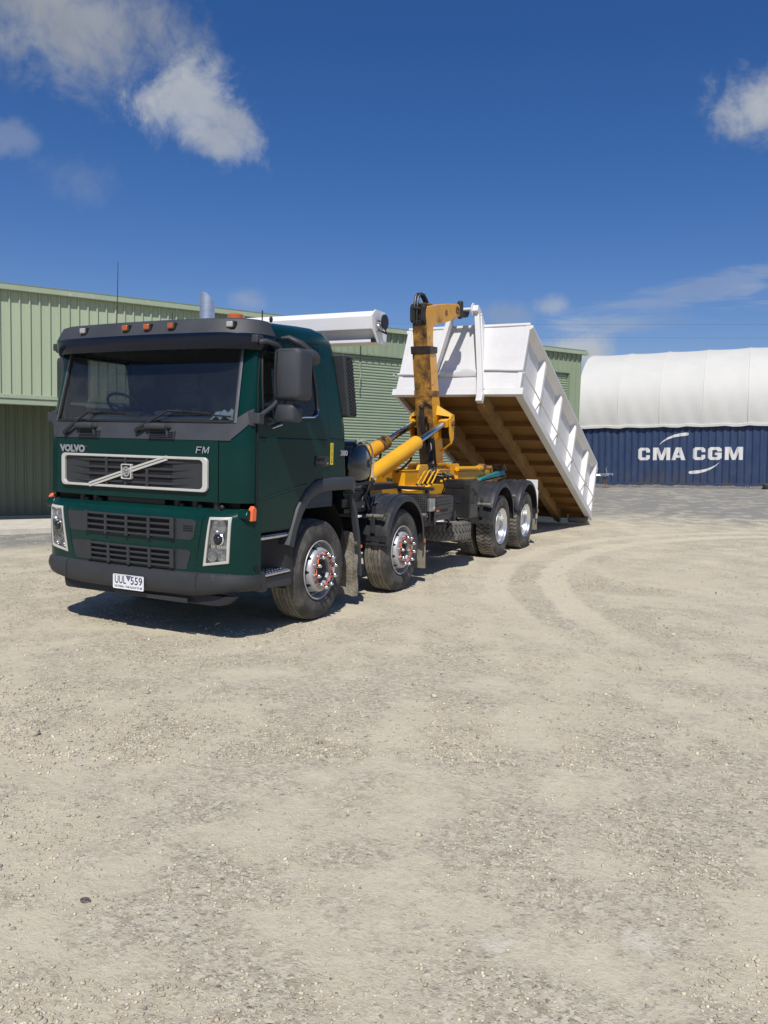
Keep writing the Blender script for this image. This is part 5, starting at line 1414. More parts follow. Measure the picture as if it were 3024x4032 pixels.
for s in (1, -1):
    f = fender(arch_path(AX[1] + .03, .62, .575, 0, 180, zl=.56), s=s)
    MB().prism([(2.80, .665), (2.80, .735), (2.79, .735), (2.785, .665)], 'x', s * .76, s * 1.25).build('fender_lip', 'black_plastic', f)
    f3 = fender(arch_path(AX[2] + .0, .645, .60, 0, 180, zl=.60, zf=.60), s=s)
    f4 = fender(arch_path(AX[3] + .06, .645, .60, 8, 180, zl=.60), s=s)
    MB().box((min(s * .76, s * 1.255), AX[2] - .63, .585), (max(s * .76, s * 1.255), AX[2] - .60, .66)).build('fender_lip', 'fender_plastic', f3)
    # stays: steel pipe stubs with clamp straps
    for (y, z, dx, yb) in ((2.80, .962, 0, 2.80), (4.02, .90, .02, 4.0), (6.60, .905, .03, 6.6), (7.93, .985, .02, 7.93)):
        pm = MB().tube([(s * .45, y, z), (s * (1.215 + dx), y, z)], .029, 14, caps=False); o = pm.build('stay_pipe', 'pipe_steel', TK, solid=.004, orient=(s, 0, 0))
        MB().lathe([(0, 0), (.026, 0)], (s * (1.205 + dx), y, z), 'x', 12).build('pipe_bore', 'gap_black', o)
    for y, zc, yy in ((2.80, .962, 2.80), (6.60, .905, 6.60)):
        cl = MB()
        cl.tube([(s * 1.08, yy - .034 + .034 * (1 - math.cos(q)), zc + .034 * math.sin(q)) for q in np.linspace(-1.4, 1.4, 8)], .008, 6)
        cl.box((min(s * 1.05, s * 1.11), yy - .040, zc - .20), (max(s * 1.05, s * 1.11), yy - .028, zc - .03)).box((min(s * 1.05, s * 1.11), yy - .010, zc + .03), (max(s * 1.05, s * 1.11), yy + .002, zc + .12))
        cl.build('fender_strap', 'fender_plastic', TK, bevel=.004, seg=1)
    # splash guard and muddy flap behind the front wheel
    gd = MB().prism([(1.975, 1.26), (2.06, 1.20), (2.12, 1.08), (2.20, .80), (2.27, .34), (2.235, .33), (2.16, .78), (2.08, 1.04), (2.02, 1.14)], 'x', s * 1.15, s * 1.225); gd.build('splash_guard', 'grey_plastic', TK, bevel=.015)
    ml = MB().box((min(s * 1.215, s * 1.228), 2.205, .655), (max(s * 1.215, s * 1.228), 2.245, .69)); ml.build('side_marker', 'amber', TK, bevel=.004)
    fl = MB(); rows = []
    for z in np.linspace(.115, .83, 14):
        rows.append([(s * x, 2.185 + .012 * math.sin(z * 17 + x * 9) + .03 * (.5 - z), z + .01 * math.sin(x * 37)) for x in np.linspace(.93, 1.20, 9)])
    fl.grid(rows).build('mud_flap', 'muddy_rubber', TK, ang=60, solid=.012)
    bk = MB().box((min(s * .78, s * 1.10), 2.22, 1.075), (max(s * .78, s * 1.10), 2.53, 1.155)).box((min(s * 1.0, s * 1.06), 2.06, 1.10), (max(s * 1.0, s * 1.06), 2.24, 1.20)); b2 = bk.build('cab_bracket', 'chassis_black', TK, bevel=.01)
    MB().ball((s * 1.103, 2.30, 1.10), (.006, .012, .012), 8, 6).ball((s * 1.103, 2.47, 1.10), (.006, .012, .012), 8, 6).build('bolt', 'brushed_steel', b2)
    fl = MB(); rows = [[(s * x, 4.02 + .05 * (.6 - z) + .01 * math.sin(x * 11), z) for x in np.linspace(.80, 1.22, 6)] for z in np.linspace(.20, .60, 8)]
    fl.grid(rows).build('mud_flap', 'dusty_flap', TK, ang=60, solid=.01)
    MB().box((min(s * 1.21, s * 1.225), 3.99, .545), (max(s * 1.21, s * 1.225), 4.03, .58)).build('side_marker', 'amber', TK, bevel=.004)
    fl = MB(); rows = [[(s * x, 9.36 + .04 * (.6 - z), z) for x in np.linspace(.70, 1.22, 6)] for z in np.linspace(.28, .80, 8)]
    fl.grid(rows).build('mud_flap', 'dusty_flap', TK, ang=60, solid=.01)
    rp = MB().box((min(s * .98, s * 1.21), 9.36, 1.03), (max(s * .98, s * 1.21), 9.375, 1.235)).box((min(s * 1.185, s * 1.225), 9.345, .50), (max(s * 1.185, s * 1.225), 9.372, 1.035)); rp.build('rear_plate', 'white_paint', TK, bevel=.004)
    MB().box((min(s * 1.20, s * 1.24), 9.35, .61), (max(s * 1.20, s * 1.24), 9.39, .68)).build('rear_marker', 'amber_dull', TK, bevel=.006)
MB().prism([(2.20, .995), (2.26, 1.0), (2.27, 1.015), (2.205, 1.015)], 'x', 1.10, 1.20).build('loose_sheet', 'white_paint', TK)

# ---- frame
fm = MB()
for s in (1, -1):
    fm.box((min(s * .39, s * .46), .35, .74), (max(s * .39, s * .46), 9.45, 1.03))
for y in (.4, 2.2, 4.4, 6.2, 7.9, 9.4): fm.box((-.39, y - .05, .78), (.39, y + .05, 1.0))
fm.build('chassis', 'chassis_black', TK, bevel=.008, seg=1)
eb = MB().box((-.42, .55, .55), (.42, 1.75, 1.12)).box((-.30, 1.7, .6), (.30, 2.3, 1.0)); eb.build('engine', 'chassis_black', TK, bevel=.05)
# air tanks and clutter under the frame
ca = MB()
ca.tube([(-.6, 4.35, .58), (.95, 4.35, .58)], .125, 16); ca.tube([(.85, 4.55, .72), (.85, 4.95, .72)], .03, 8); ca.box((.50, 4.30, .70), (1.0, 4.9, .80)); ca.tube([(.9, 4.45, .80), (.98, 4.47, .55), (.96, 4.42, .40)], .012, 6)
ca.ball((1.0, 4.28, .55), (.10, .10, .13), 14, 10)
ca.build('air_tank', 'chassis_black', TK)
# sundry tank: black drum lying crosswise behind the cab
tk = MB().lathe([(0, -.86), (.15, -.85), (.26, -.82), (.29, -.78), (.29, .98), (.28, 1.01), (.26, 1.025), (.25, 1.02), (.17, 1.05), (0, 1.06)], (0, 2.56, 1.55), 'x', 48)
drum = tk.build('oil_tank', 'tank_gloss', TK, ang=45)
rp = MB(); rp.tube([(1.035 + .01 * math.sin(q * 3), 2.56 + .297 * math.sin(q) , 1.55 + .297 * math.cos(q)) for q in np.linspace(-.45, 2.1, 22)], .011, 8)
rp.tube([(1.05, 2.78, 1.43), (1.06, 2.82, 1.39), (1.05, 2.80, 1.34), (1.07, 2.84, 1.41), (1.04, 2.79, 1.40)], .018, 8)
rp.ball((1.03, 2.43, 1.83), (.018, .03, .03), 8, 6); rp.build('rope', 'rope', drum)
rk = MB().tube([(1.09, 2.30, 1.345), (1.07, 2.80, 1.375)], .017, 10).tube([(1.07, 2.30, 1.345), (1.0, 2.30, 1.15)], .016, 8).tube([(1.05, 2.80, 1.375), (.95, 2.72, 1.16)], .022, 8)
rk.box((.55, 2.25, 1.02), (.98, 2.8, 1.30)); rk.build('tank_cradle', 'chassis_black', TK)
hs = MB(); rh = random.Random(9)
hs.tube([(.5, 2.75, 1.22), (.72, 2.95, 1.36), (.85, 3.1, 1.30), (.82, 3.15, 1.18)], .022, 8)
for i in range(4):
    y0 = 2.7 + .06 * i; hs.tube([(1.0 - .05 * i, y0, 1.20), (1.04 - .05 * i, y0 + .05, 1.05 - .02 * i), (.95, y0 + .12, 1.0), (.8, y0 + .2, 1.08)], .014, 8)
for i in range(3):
    r = .085 + .012 * i; hs.tube([(1.0 - .02 * i, 2.72 + r * math.cos(q), 1.13 + r * math.sin(q)) for q in np.linspace(0, 5.6, 20)], .010, 6)
hs.tube([(.62, 3.32, 1.30), (.63, 3.30, 1.36), (.63, 3.2, 1.36), (.63, 3.18, 1.22)], .011, 6)
hs.build('hose', 'hose_black', TK)
MB().tube([(.63, 3.62, 1.30), (.63, 3.52, 1.33), (.63, 3.48, 1.22), (.63, 3.46, 1.10)], .012, 6).build('pale_hose', 'rope', TK)
# checker plate box, bracket strip, battery box, tool box
cb = MB().box((.72, 4.20, .80), (1.19, 4.27, 1.172)); ck = cb.build('checker_plate_box', 'checker_plate', TK, bevel=.006)
tb = MB()
for i in range(14):
    for j in range(11):
        x = .745 + i * .030; z = .83 + j * .031; a = 1 if (i + j) % 2 else -1
        tb.add([(x - .010, 4.1985, z - .006 * a), (x, 4.1945, z - .004), (x + .010, 4.1985, z + .006 * a), (x, 4.1945, z + .004), (x, 4.1992, z)], [(0, 1, 3), (1, 2, 3)])
tb.build('tread_pattern', 'brushed_steel', ck, recalc=False)
MB().box((.70, 4.185, 1.218), (1.225, 4.27, 1.262)).build('cover_bar', 'chassis_black', TK, bevel=.004)
MB().box((.715, 4.20, 1.173), (.76, 4.24, 1.218)).box((1.12, 4.20, 1.173), (1.16, 4.24, 1.218)).build('bar_bracket', 'chassis_black', TK)
gp = MB().box((1.195, 4.115, .945), (1.235, 4.285, 1.115)); gpo = gp.build('control_box', 'galvanised', TK, bevel=.006)
MB().box((1.236, 4.235, .975), (1.238, 4.275, 1.005)).build('sticker', 'plate_white', gpo)
MB().box((1.236, 4.33, .93), (1.25, 4.40, .95)).build('red_clip', 'orange_plastic', TK, bevel=.004)
bt = MB().box((.70, 4.31, .79), (1.20, 5.06, 1.125)); bto = bt.build('battery_box', 'box_black', TK, bevel=.03, seg=3)
br = MB()
for z in (.86, 1.0, 1.045): br.tube([(1.203, 4.42, z), (1.203, 4.97, z)], .012, 8)
br.box((1.19, 4.30, .76), (1.225, 4.345, 1.10)).box((1.19, 5.04, .76), (1.225, 5.075, .90))
br.build('battery_cover_rib', 'box_black', bto)
V, F = text_mesh('VOLVO', .06, .001, 1.4); MB().add([(1.2035, 4.70 + a, .925 + b) for a, b, c in V], F).build('embossed_word', 'gap_black', bto, recalc=False)
tb = MB().box((.80, 5.69, .75), (1.205, 6.06, 1.318)); tbo = tb.build('tool_box', 'box_black', TK, bevel=.008)
tb = MB().box((.79, 5.680, 1.195), (1.12, 5.69, 1.265)); tb.build('tool_box_rail', 'chassis_black', tbo, bevel=.004)
MB().ball((.83, 5.677, 1.23), .012, 8, 6).ball((1.08, 5.677, 1.23), .012, 8, 6).ball((1.02, 5.685, .985), .016, 8, 6).build('bolt', 'chassis_black', tbo)
tb = MB().tube([(1.208, 5.80, 1.19), (1.235, 5.82, 1.17), (1.235, 5.93, 1.13), (1.208, 5.95, 1.11)], .009, 6).tube([(1.208, 5.80, .97), (1.24, 5.83, .975), (1.24, 5.92, 1.0), (1.24, 5.93, 1.09), (1.208, 5.9, 1.10)], .010, 6); tb.build('tool_box_latch', 'box_black', tbo)
MB().box((1.2055, 5.72, .77), (1.209, 6.04, 1.30)).build('tool_box_door', 'box_black', tbo, bevel=.002, seg=1)
# spare wheel laid flat under the tool box
sT, sL = MB(), MB(); drive_tyre(sT, sL, 0.0, w=.27)
sp = empty('spare_wheel', (.72, 5.62, .70), TK, (0, R(-90), 0))
sT.build('tyre', 'tyre_worn', sp, ang=40); sL.build('tread', 'tyre_worn', sp, ang=30)
MB().lathe([(.288, -.02), (.30, -.008), (.29, .0), (.27, -.03), (.26, -.10), (.2, -.13), (.0, -.13)], n=40).build('rim', 'rim_silver', sp)
MB().tube([(1.05, 5.0, .8), (1.12, 5.08, .74), (1.1, 5.05, .62), (1.14, 5.1, .7)], .016, 6).build('chain', 'hose_black', TK)
# tarp housing high behind the cab
th = MB().prism([(2.275, 3.065), (2.262, 3.205), (2.335, 3.268), (2.56, 3.268), (2.62, 3.20), (2.60, 2.965), (2.41, 2.965)], 'x', -1.27, 1.262); tho = th.build('tarp_housing', 'tarp_white', TK, bevel=.008)
MB().prism([(2.345, 2.930), (2.345, 2.962), (2.60, 2.962), (2.60, 2.930)], 'x', -1.27, 1.255).build('lower_rail', 'tarp_white', tho, bevel=.003)
ep = MB().prism([(2.265, 3.06), (2.25, 3.21), (2.33, 3.28), (2.57, 3.28), (2.635, 3.20), (2.615, 2.925), (2.40, 2.925)], 'x', 1.263, 1.277); ep.build('end_plate', 'tarp_white', tho, bevel=.004)
MB().lathe([(0, .0), (.082, .0), (.082, .014), (0, .014)], (1.352, 2.40, 3.150), 'x', 32).build('roller_disc', 'black_plastic', tho, ang=30)
mm = MB().tube([(1.278, 2.40, 3.13), (1.352, 2.40, 3.15)], .018, 10).box((1.278, 2.34, 3.05), (1.30, 2.46, 3.17)).tube([(1.29, 2.37, 3.10), (1.32, 2.33, 3.09), (1.34, 2.38, 3.06)], .013, 8).ball((1.30, 2.36, 3.10), .03, 10, 8); mm.build('drive_motor', 'galvanised', tho)
MB().tube([(1.278, 2.44, 3.07), (1.36, 2.45, 3.03), (1.345, 2.43, 3.09)], .014, 6).box((1.22, 2.34, 2.93), (1.27, 2.37, 2.97)).build('bracket', 'chassis_black', tho)
gm_ = MB()
for x in (-.55, .35): gm_.box((x - .05, 2.40, 1.0), (x + .05, 2.50, 2.935))
gm_.build('headboard_post', 'chassis_black', TK)

# ================================================================== hook-lift gear (yellow)
SF = MB()
for s in (1, -1):
    SF.box((min(s * .30, s * .44), 2.95, 1.05), (max(s * .30, s * .44), 7.2, 1.215)); SF.box((min(s * .30, s * .42), 7.2, 1.05), (max(s * .30, s * .42), 9.3, 1.24))
sub = SF.build('sub_frame', 'yellow_clean', TK, bevel=.012)
cbx = MB().box((-.42, 3.05, 1.06), (.42, 3.6, 1.235)).box((.44, 3.05, 1.03), (.62, 3.55, 1.225)); cbx.build('cross_box', 'yellow_clean', sub, bevel=.015)
MB().box((.46, 3.35, 1.226), (.72, 4.2, 1.30)).build('hose_tray', 'chassis_black', sub, bevel=.006)
for s in (1, -1):
    m = MB().box((min(s * .16, s * .37), 5.17, 1.20), (max(s * .16, s * .37), 5.64, 1.435)); m.box((min(s * .15, s * .38), 5.15, 1.435), (max(s * .15, s * .38), 5.65, 1.447)); m.build('saddle_block', 'yellow_clean', sub, bevel=.008)
    hn = MB().prism([(5.65, 1.30), (5.65, 1.44), (5.72, 1.525), (6.00, 1.525), (6.05, 1.48), (5.96, 1.27)], 'x', s * .32, s * .37).prism([(5.65, 1.30), (5.65, 1.44), (5.72, 1.525), (6.00, 1.525), (6.05, 1.48), (5.96, 1.27)], 'x', s * .17, s * .19).box((min(s * .19, s * .32), 5.92, 1.30), (max(s * .19, s * .32), 6.00, 1.50)); hn.build('guide_horn', 'yellow_clean', sub, bevel=.010)
    m = MB().box((min(s * .16, s * .37), 6.48, 1.20), (max(s * .16, s * .37), 6.96, 1.43)); m.box((min(s * .15, s * .38), 6.46, 1.43), (max(s * .15, s * .38), 6.97, 1.442)); m.build('saddle_block', 'yellow_clean', sub, bevel=.008)
    hn = MB().prism([(6.98, 1.30), (6.98, 1.45), (6.82, 1.53), (7.36, 1.53), (7.42, 1.48), (7.32, 1.27)], 'x', s * .32, s * .37).prism([(6.98, 1.30), (6.98, 1.45), (6.82, 1.53), (7.36, 1.53), (7.42, 1.48), (7.32, 1.27)], 'x', s * .17, s * .19).box((min(s * .19, s * .32), 7.28, 1.30), (max(s * .19, s * .32), 7.35, 1.50)); hn.build('guide_horn', 'yellow_clean', sub, bevel=.010)
    bm_ = MB().box((min(s * .28, s * .42), 7.2, 1.242), (max(s * .28, s * .42), 9.05, 1.40)); bm_.build('tilt_beam', 'yellow_paint', sub, bevel=.012)
    tb_ = MB().tube([(s * .42, 7.15, 1.445), (s * .42, 8.15, 1.44)], .042, 14).tube([(s * .42, 8.15, 1.44), (s * .42, 8.35, 1.44)], .052, 14); tb_.build('lock_cylinder', 'yellow_clean', sub)
    rl_ = MB().lathe([(0, -.10), (.09, -.10), (.135, -.095), (.135, -.075), (.085, -.07), (.08, .05), (.125, .055), (.125, .08), (.06, .085), (.055, .11), (0, .11)], (s * .44, 9.42, 1.385), 'x', 28); rl_.build('rear_roller', 'rust_brown', sub, ang=40)
    MB().prism([(8.9, 1.25), (9.37, 1.30), (9.48, 1.385), (9.37, 1.47), (8.9, 1.40)], 'x', s * .30, s * .36).build('roller_arm', 'yellow_grease', sub, bevel=.01)
    MB().lathe([(0, -.06), (.07, -.06), (.07, .06), (0, .06)], (s * .40, 8.46, 1.45), 'x', 18).lathe([(0, -.06), (.045, -.06), (.045, .06), (0, .06)], (s * .40, 8.86, 1.44), 'x', 18).build('pivot_pin', 'rust_brown', sub)
te = MB().prism([(8.0, 1.225), (8.05, 1.27), (9.42, 1.415), (9.45, 1.39), (9.45, 1.30)], 'x', .46, .55); te.build('wrapped_tail_bar', 'teal_wrap', sub, bevel=.015)
MB().prism([(8.0, 1.20), (9.45, 1.285), (9.45, 1.25), (8.0, 1.165)], 'x', .45, .56).box((.5, 8.30, 1.17), (.62, 8.6, 1.225)).build('tail_bar_bracket', 'rust_brown', sub, bevel=.005)
# valve bank and hoses beside the arm foot
vbk = MB(); rv = random.Random(12)
for i in range(6): vbk.box((.54, 5.72 + i * .09, 1.24), (.70, 5.79 + i * .09, 1.33 + rv.uniform(0, .05))); vbk.tube([(.62, 5.755 + i * .09, 1.33), (.62, 5.755 + i * .09, 1.40)], .018, 8)
vbk.build('valve_bank', 'grease_black', TK, bevel=.008, seg=1)
vy = MB()
for i in range(4): vy.tube([(.70, 5.76 + i * .10, 1.28 + .02 * (i % 2)), (.755, 5.76 + i * .10, 1.285 + .02 * (i % 2))], .024, 10)
vy.build('valve_cap', 'yellow_clean', TK)
hp_ = MB(); hk = MB()
for i in range(4):
    x0 = .56 + i * .035; A_, B_ = Vector((x0, 5.14 + .10 * i, 1.21)), Vector((x0 - .03, 5.52 + .09 * i, 1.42 + .015 * (i % 2)))
    hp_.tube([A_, A_.lerp(B_, .5) + Vector((.01, -.01, .01)), B_, B_ + Vector((-.02, .10, .01))], .013, 8)
    for t0, t1 in ((.05, .16), (.38 + .04 * i, .50 + .04 * i), (.72, .80)): hk.tube([A_.lerp(B_, t0), A_.lerp(B_, t1)], .0185, 8)
for i in range(9):
    y0 = 5.70 + .065 * i; hk.tube([(.62, y0, 1.38 + rv.uniform(-.03, .06)), (.70 + rv.uniform(0, .05), y0 + rv.uniform(-.02, .06), 1.36), (.76 + rv.uniform(-.04, .04), y0 + rv.uniform(0, .1), 1.20), (.70, y0 + rv.uniform(.02, .14), 1.06)], .012, 7)
for i in range(6): hk.tube([(.40 + rv.uniform(-.1, .1), 6.0 + i * .08, 1.28), (.34, 6.1 + i * .08, 1.44 + rv.uniform(-.04, .06)), (.2, 6.4 + i * .05, 1.52), (.08, 6.78, 1.62 + .05 * i)], .014, 7)
hp_.tube([(.60, 4.32, 1.22), (.78, 4.40, 1.19), (.95, 4.5, 1.21), (1.0, 4.62, 1.26)], .020, 8)
hp_.build('yellow_hose', 'yellow_clean', TK); hk.build('hose', 'hose_black', TK)

# lifting arm: column leaning forward, sleeve, gooseneck and hook
arm = empty('hook_arm', (0, 6.9, 1.4), TK)
AM = Vector((0, 6.9, 1.4))
def abuild(mb, nm, mt, **k):
    for v in mb.v: v -= AM
    return mb.build(nm, mt, arm, **k)
def colpoly(front, back): return [(y, z) for z, y in front] + [(y, z) for z, y in back[::-1]]
fy = lambda z: lerp([(1.40, 6.93), (1.5, 6.90), (2.3, 6.665), (3.0, 6.53), (3.42, 6.43), (4.1, 6.30)], z)
# lower sleeve (outer box)
zz = [1.42, 1.9, 2.3, 2.7, 3.05, 3.36]
lowp = [(fy(z), z) for z in zz] + [(lerp([(1.42, 7.22), (2.3, 7.03), (2.75, 6.88), (3.36, 6.735)], z), z) for z in zz[::-1]]
abuild(MB().prism(lowp, 'x', -.155, .155), 'arm_sleeve', 'yellow_paint', bevel=.012)
# inner jib: upper column and gooseneck to the hook
jib = [(fy(3.3) + .025, 3.3), (fy(3.5) + .01, 3.5), (6.33, 3.90), (6.32, 3.97), (6.40, 4.05), (6.60, 4.095), (7.20, 4.22), (7.74, 4.305), (7.80, 4.28), (7.81, 4.10), (7.30, 3.935), (6.80, 3.815), (6.70, 3.79), (6.655, 3.74), (6.665, 3.5), (6.73, 3.3)]
abuild(MB().prism(jib, 'x', -.125, .125), 'arm_jib', 'yellow_paint', bevel=.014)
# grease-black wear faces on the front of the column
def face_plate(z0, z1, hw, off, nm, mt, n=8):
    mb = MB(); zs2 = np.linspace(z0, z1, n)
    mb.grid([[(x, fy(z) - off - (.0 if abs(x) < hw - .01 else -.012), z) for x in (-hw, -hw + .012, hw - .012, hw)] for z in zs2]); return abuild(mb, nm, mt, ang=50, solid=.006)
face_plate(1.45, 3.36, .153, .010, 'wear_face', 'yellow_grease', 12)
face_plate(3.40, 3.96, .124, .008, 'wear_face', 'yellow_grease', 6)
face_plate(3.74, 3.97, .122, .012, 'grease_patch', 'grease_black', 4)
face_plate(1.46, 1.95, .150, .014, 'grease_patch', 'grease_black', 5)
abuild(MB().prism([(fy(3.30) - .022, 3.30), (fy(3.42) - .022, 3.42), (6.74, 3.44), (6.745, 3.34), (fy(3.36) + .06, 3.30)], 'x', -.172, .172), 'collar', 'grease_black', bevel=.01)
ch_ = MB(); P = [(-.150, 3.28), (.150, 3.28), (.150, 2.98), (.0, 2.90), (-.150, 2.98)]
ch_.add([(a, fy(b) - .011, b) for a, b in P] + [(a, fy(b) - .004, b) for a, b in P], [(0, 1, 2, 3, 4), (5, 6, 7, 8, 9), (0, 5, 6, 1), (1, 6, 7, 2), (2, 7, 8, 3), (3, 8, 9, 4), (4, 9, 5, 0)]); abuild(ch_, 'wear_pad', 'yellow_grease', bevel=.003, seg=1)
abuild(MB().prism([(fy(2.62) - .014, 2.62), (fy(2.72) - .014, 2.72), (6.9, 2.74), (6.92, 2.64)], 'x', -.160, .160), 'strap_band', 'yellow_grease', bevel=.006)
# lock ram on the lower front face
lr = MB(); fz = lambda z, o: (-.02, fy(z) - o, z)
lr.tube([fz(2.42, .05), fz(2.28, .05)], .035, 10); lr.tube([fz(2.28, .05), fz(2.05, .055)], .05, 12); lr.tube([fz(2.05, .055), fz(1.82, .06)], .036, 10); lr.box((-.09, fy(2.3) - .06, 2.26), (.05, fy(2.3), 2.30)).box((-.11, fy(1.98) - .11, 1.95), (.09, fy(1.98), 1.98)).box((-.11, fy(1.98) - .10, 2.06), (.09, fy(1.98), 2.08)).ball(fz(2.45, .05), .045, 10, 8)
abuild(lr, 'lock_ram', 'grease_black')
hz = MB()
for i in range(5): hz.tube([(.05 + .016 * i, fy(z) - .02 - .012 * math.sin(z * 5 + i), z) for z in np.linspace(1.45, 2.3 - .1 * i, 10)], .014, 7)
abuild(hz, 'arm_hose', 'hose_black')
# top hose loop and head plates
tl = MB()
for x in (-.07, -.02): tl.tube([(x, 6.30, 3.76), (x, 6.30, 3.98), (x, 6.33, 4.18), (x + .01, 6.41, 4.255), (x + .02, 6.51, 4.25), (x + .03, 6.60, 4.18), (x + .04, 6.66, 4.10)], .022, 8)
abuild(tl, 'top_hose', 'hose_black')
hd_ = MB()
for x in (-.125, .065): hd_.prism([(6.26, 3.80), (6.25, 4.02), (6.30, 4.08), (6.38, 4.08), (6.40, 3.80)], 'x', x, x + .055)
hd_.tube([(-.13, 6.30, 4.0), (.13, 6.30, 4.0)], .03, 10); hd_.box((-.12, 6.28, 3.78), (.12, 6.32, 3.81)); abuild(hd_, 'jib_head', 'grease_black', bevel=.01)
abuild(MB().ball((.0, 6.5, 4.085), (.12, .16, .035), 12, 7).ball((.05, 6.63, 4.11), (.05, .09, .03), 10, 6), 'head_dirt', 'rust_brown')
jh = MB().cyl((.1265, 7.18, 4.065), (.1285, 7.18, 4.065), .055, n=24); abuild(jh, 'jib_bore', 'rust_brown')
jh = MB().lathe([(.045, 0), (.062, 0), (.062, .012), (.045, .012)], (.126, 7.68, 4.185), 'x', 24, closed=True); abuild(jh, 'pin_boss', 'grease_black')
hk_ = MB()
HK = [(7.74, 4.16), (7.80, 4.40), (7.90, 4.45), (8.00, 4.44), (8.03, 4.36), (8.0, 4.30)] 
hook = [(7.76, 4.27), (7.90, 4.30), (8.12, 4.27), (8.33, 4.270), (8.43, 4.292), (8.47, 4.36), (8.51, 4.36), (8.515, 4.26), (8.45, 4.19), (8.33, 4.165), (8.1, 4.15), (7.86, 4.09), (7.78, 4.10)]
for x in (-.06,): hk_.prism(hook, 'x', x, x + .10)
abuild(hk_, 'hook', 'grease_black', bevel=.012)
latch = MB().prism([(7.81, 4.09), (7.81, 4.36), (7.85, 4.385), (7.93, 4.38), (7.945, 4.2), (7.92, 4.09), (7.87, 4.06)], 'x', .06, .145); abuild(latch, 'hook_latch', 'grease_black', bevel=.025)
# cylinder brackets either side of the column
for s in (1, -1):
    bp = MB().prism([(6.88, 2.28), (6.95, 2.345), (7.07, 2.35), (7.09, 2.28), (7.08, 1.95), (6.99, 1.85), (6.91, 2.05)], 'x', s * .345, s * .375)
    abuild(bp, 'ram_bracket', 'yellow_clean', bevel=.008)
    wg = MB()
    wg.add([(s * .15, 6.84, 2.50), (s * .15, 7.0, 2.46), (s * .375, 7.07, 2.345), (s * .375, 6.95, 2.345), (s * .15, 6.80, 2.34), (s * .375, 6.92, 2.31)], [(0, 1, 2, 3), (0, 4, 5, 3)])
    abuild(wg, 'gusset', 'yellow_clean', solid=.014, orient=(0, 0, 1))
    sp2 = MB().box((min(s * .15, s * .345), 7.06, 1.95), (max(s * .15, s * .345), 7.078, 2.34)); abuild(sp2, 'bracket_web', 'grease_black', bevel=.004, seg=1)
    wd = MB().tube([(s * .36, 6.99, 1.87), (s * .26, 7.03, 1.80), (s * .15, 7.08, 1.73)], [.016, .018, .020], 4); abuild(wd, 'lower_gusset', 'yellow_clean')
    pn = MB().lathe([(0, -.02), (.045, -.02), (.045, .03), (0, .03)], (s * .372, 6.98, 2.20), 'x', 20); abuild(pn, 'pin', 'rust_brown')
    # lift cylinders
    A = Vector((s * .265, 3.6, 1.185)); D = Vector((s * .265, 6.88, 2.20)); d = (D - A).normalized()
    B = A + d * ((5.80 - A.y) / d.y)
    cyl = MB().tube([A, A + d * .02, B - d * .05, B - d * .03, B], [.095, .108, .108, .112, .10], 28)
    lc = cyl.build('lift_cylinder', 'yellow_clean' if s > 0 else 'yellow_paint', TK, ang=40)
    if s < 0: MB().tube([B - d * .45, B - d * .02], [.1062, .1112], 28, caps=False).build('grease_patch', 'yellow_grease', lc, ang=60)
    MB().tube([B - d * .02, D], .052, 20).build('ram_rod', 'rod_chrome', lc)
    up_ = d.cross(Vector((1, 0, 0))).normalized(); up_ = up_ if up_.z > 0 else -up_
    eb_ = MB().box((-.075, -.06, -.062), (.075, .09, .062)); eb_.xf(Matrix.Translation(D) @ Matrix.Rotation(math.atan2(d.z, d.y), 4, 'X')); eb_.build('rod_eye', 'yellow_clean', lc, bevel=.012)
    pipe = MB().tube([A + d * 1.0 - up_ * .125 + Vector((s * .03, 0, 0)), B - d * .25 - up_ * .125 + Vector((s * .03, 0, 0)), B - d * .20 - up_ * .10 + Vector((s * .03, 0, 0))], .014, 8)
    for t in (1.15, 1.4, 1.6, 1.75): pipe.box(tuple(A + d * t - up_ * .12 + Vector((s * .0, -.02, -.02))), tuple(A + d * t - up_ * .10 + Vector((s * .03, .02, .02))))
    pipe.build('feed_pipe', 'yellow_clean', lc)
    MB().tube([B - d * .22 - up_ * .12, B - d * .28 - up_ * .20, B - d * .45 - up_ * .26 + Vector((0, -.1, 0)), B - d * .8 - up_ * .22], .018, 8).build('cylinder_hose', 'hose_black', lc)
MB().box((-.50, 3.35, 1.04), (.50, 3.75, 1.22)).build('cylinder_foot', 'yellow_clean', sub, bevel=.01)
pv = MB().prism([(6.6, 1.16), (6.75, 1.44), (7.05, 1.52), (7.5, 1.44), (7.7, 1.16)], 'x', -.24, .24); pv.build('arm_pivot', 'yellow_grease', sub, bevel=.015)

# ================================================================== white hook bin, hung by its bail and resting on its rear rollers
BA = -22.7
bino = empty('hook_bin', (-.04, 8.12, 2.75), rot=(R(BA), 0, 0))
tag(bino, 'white steel skip bin tipped on its rear edge and held by the yellow hook arm', 'skip bin')
BL, HF, HR = 6.74, 1.37, 1.42
zt = lambda y: HF + (HR - HF) * y / BL
WX = 1.10                                   # inner wall line; rails stand out to 1.25
def dent(x, z, k): return .012 * mno.noise(Vector((x * 1.4, z * 1.7, k))) + .005 * mno.noise(Vector((x * 4, z * 4, k + 5)))
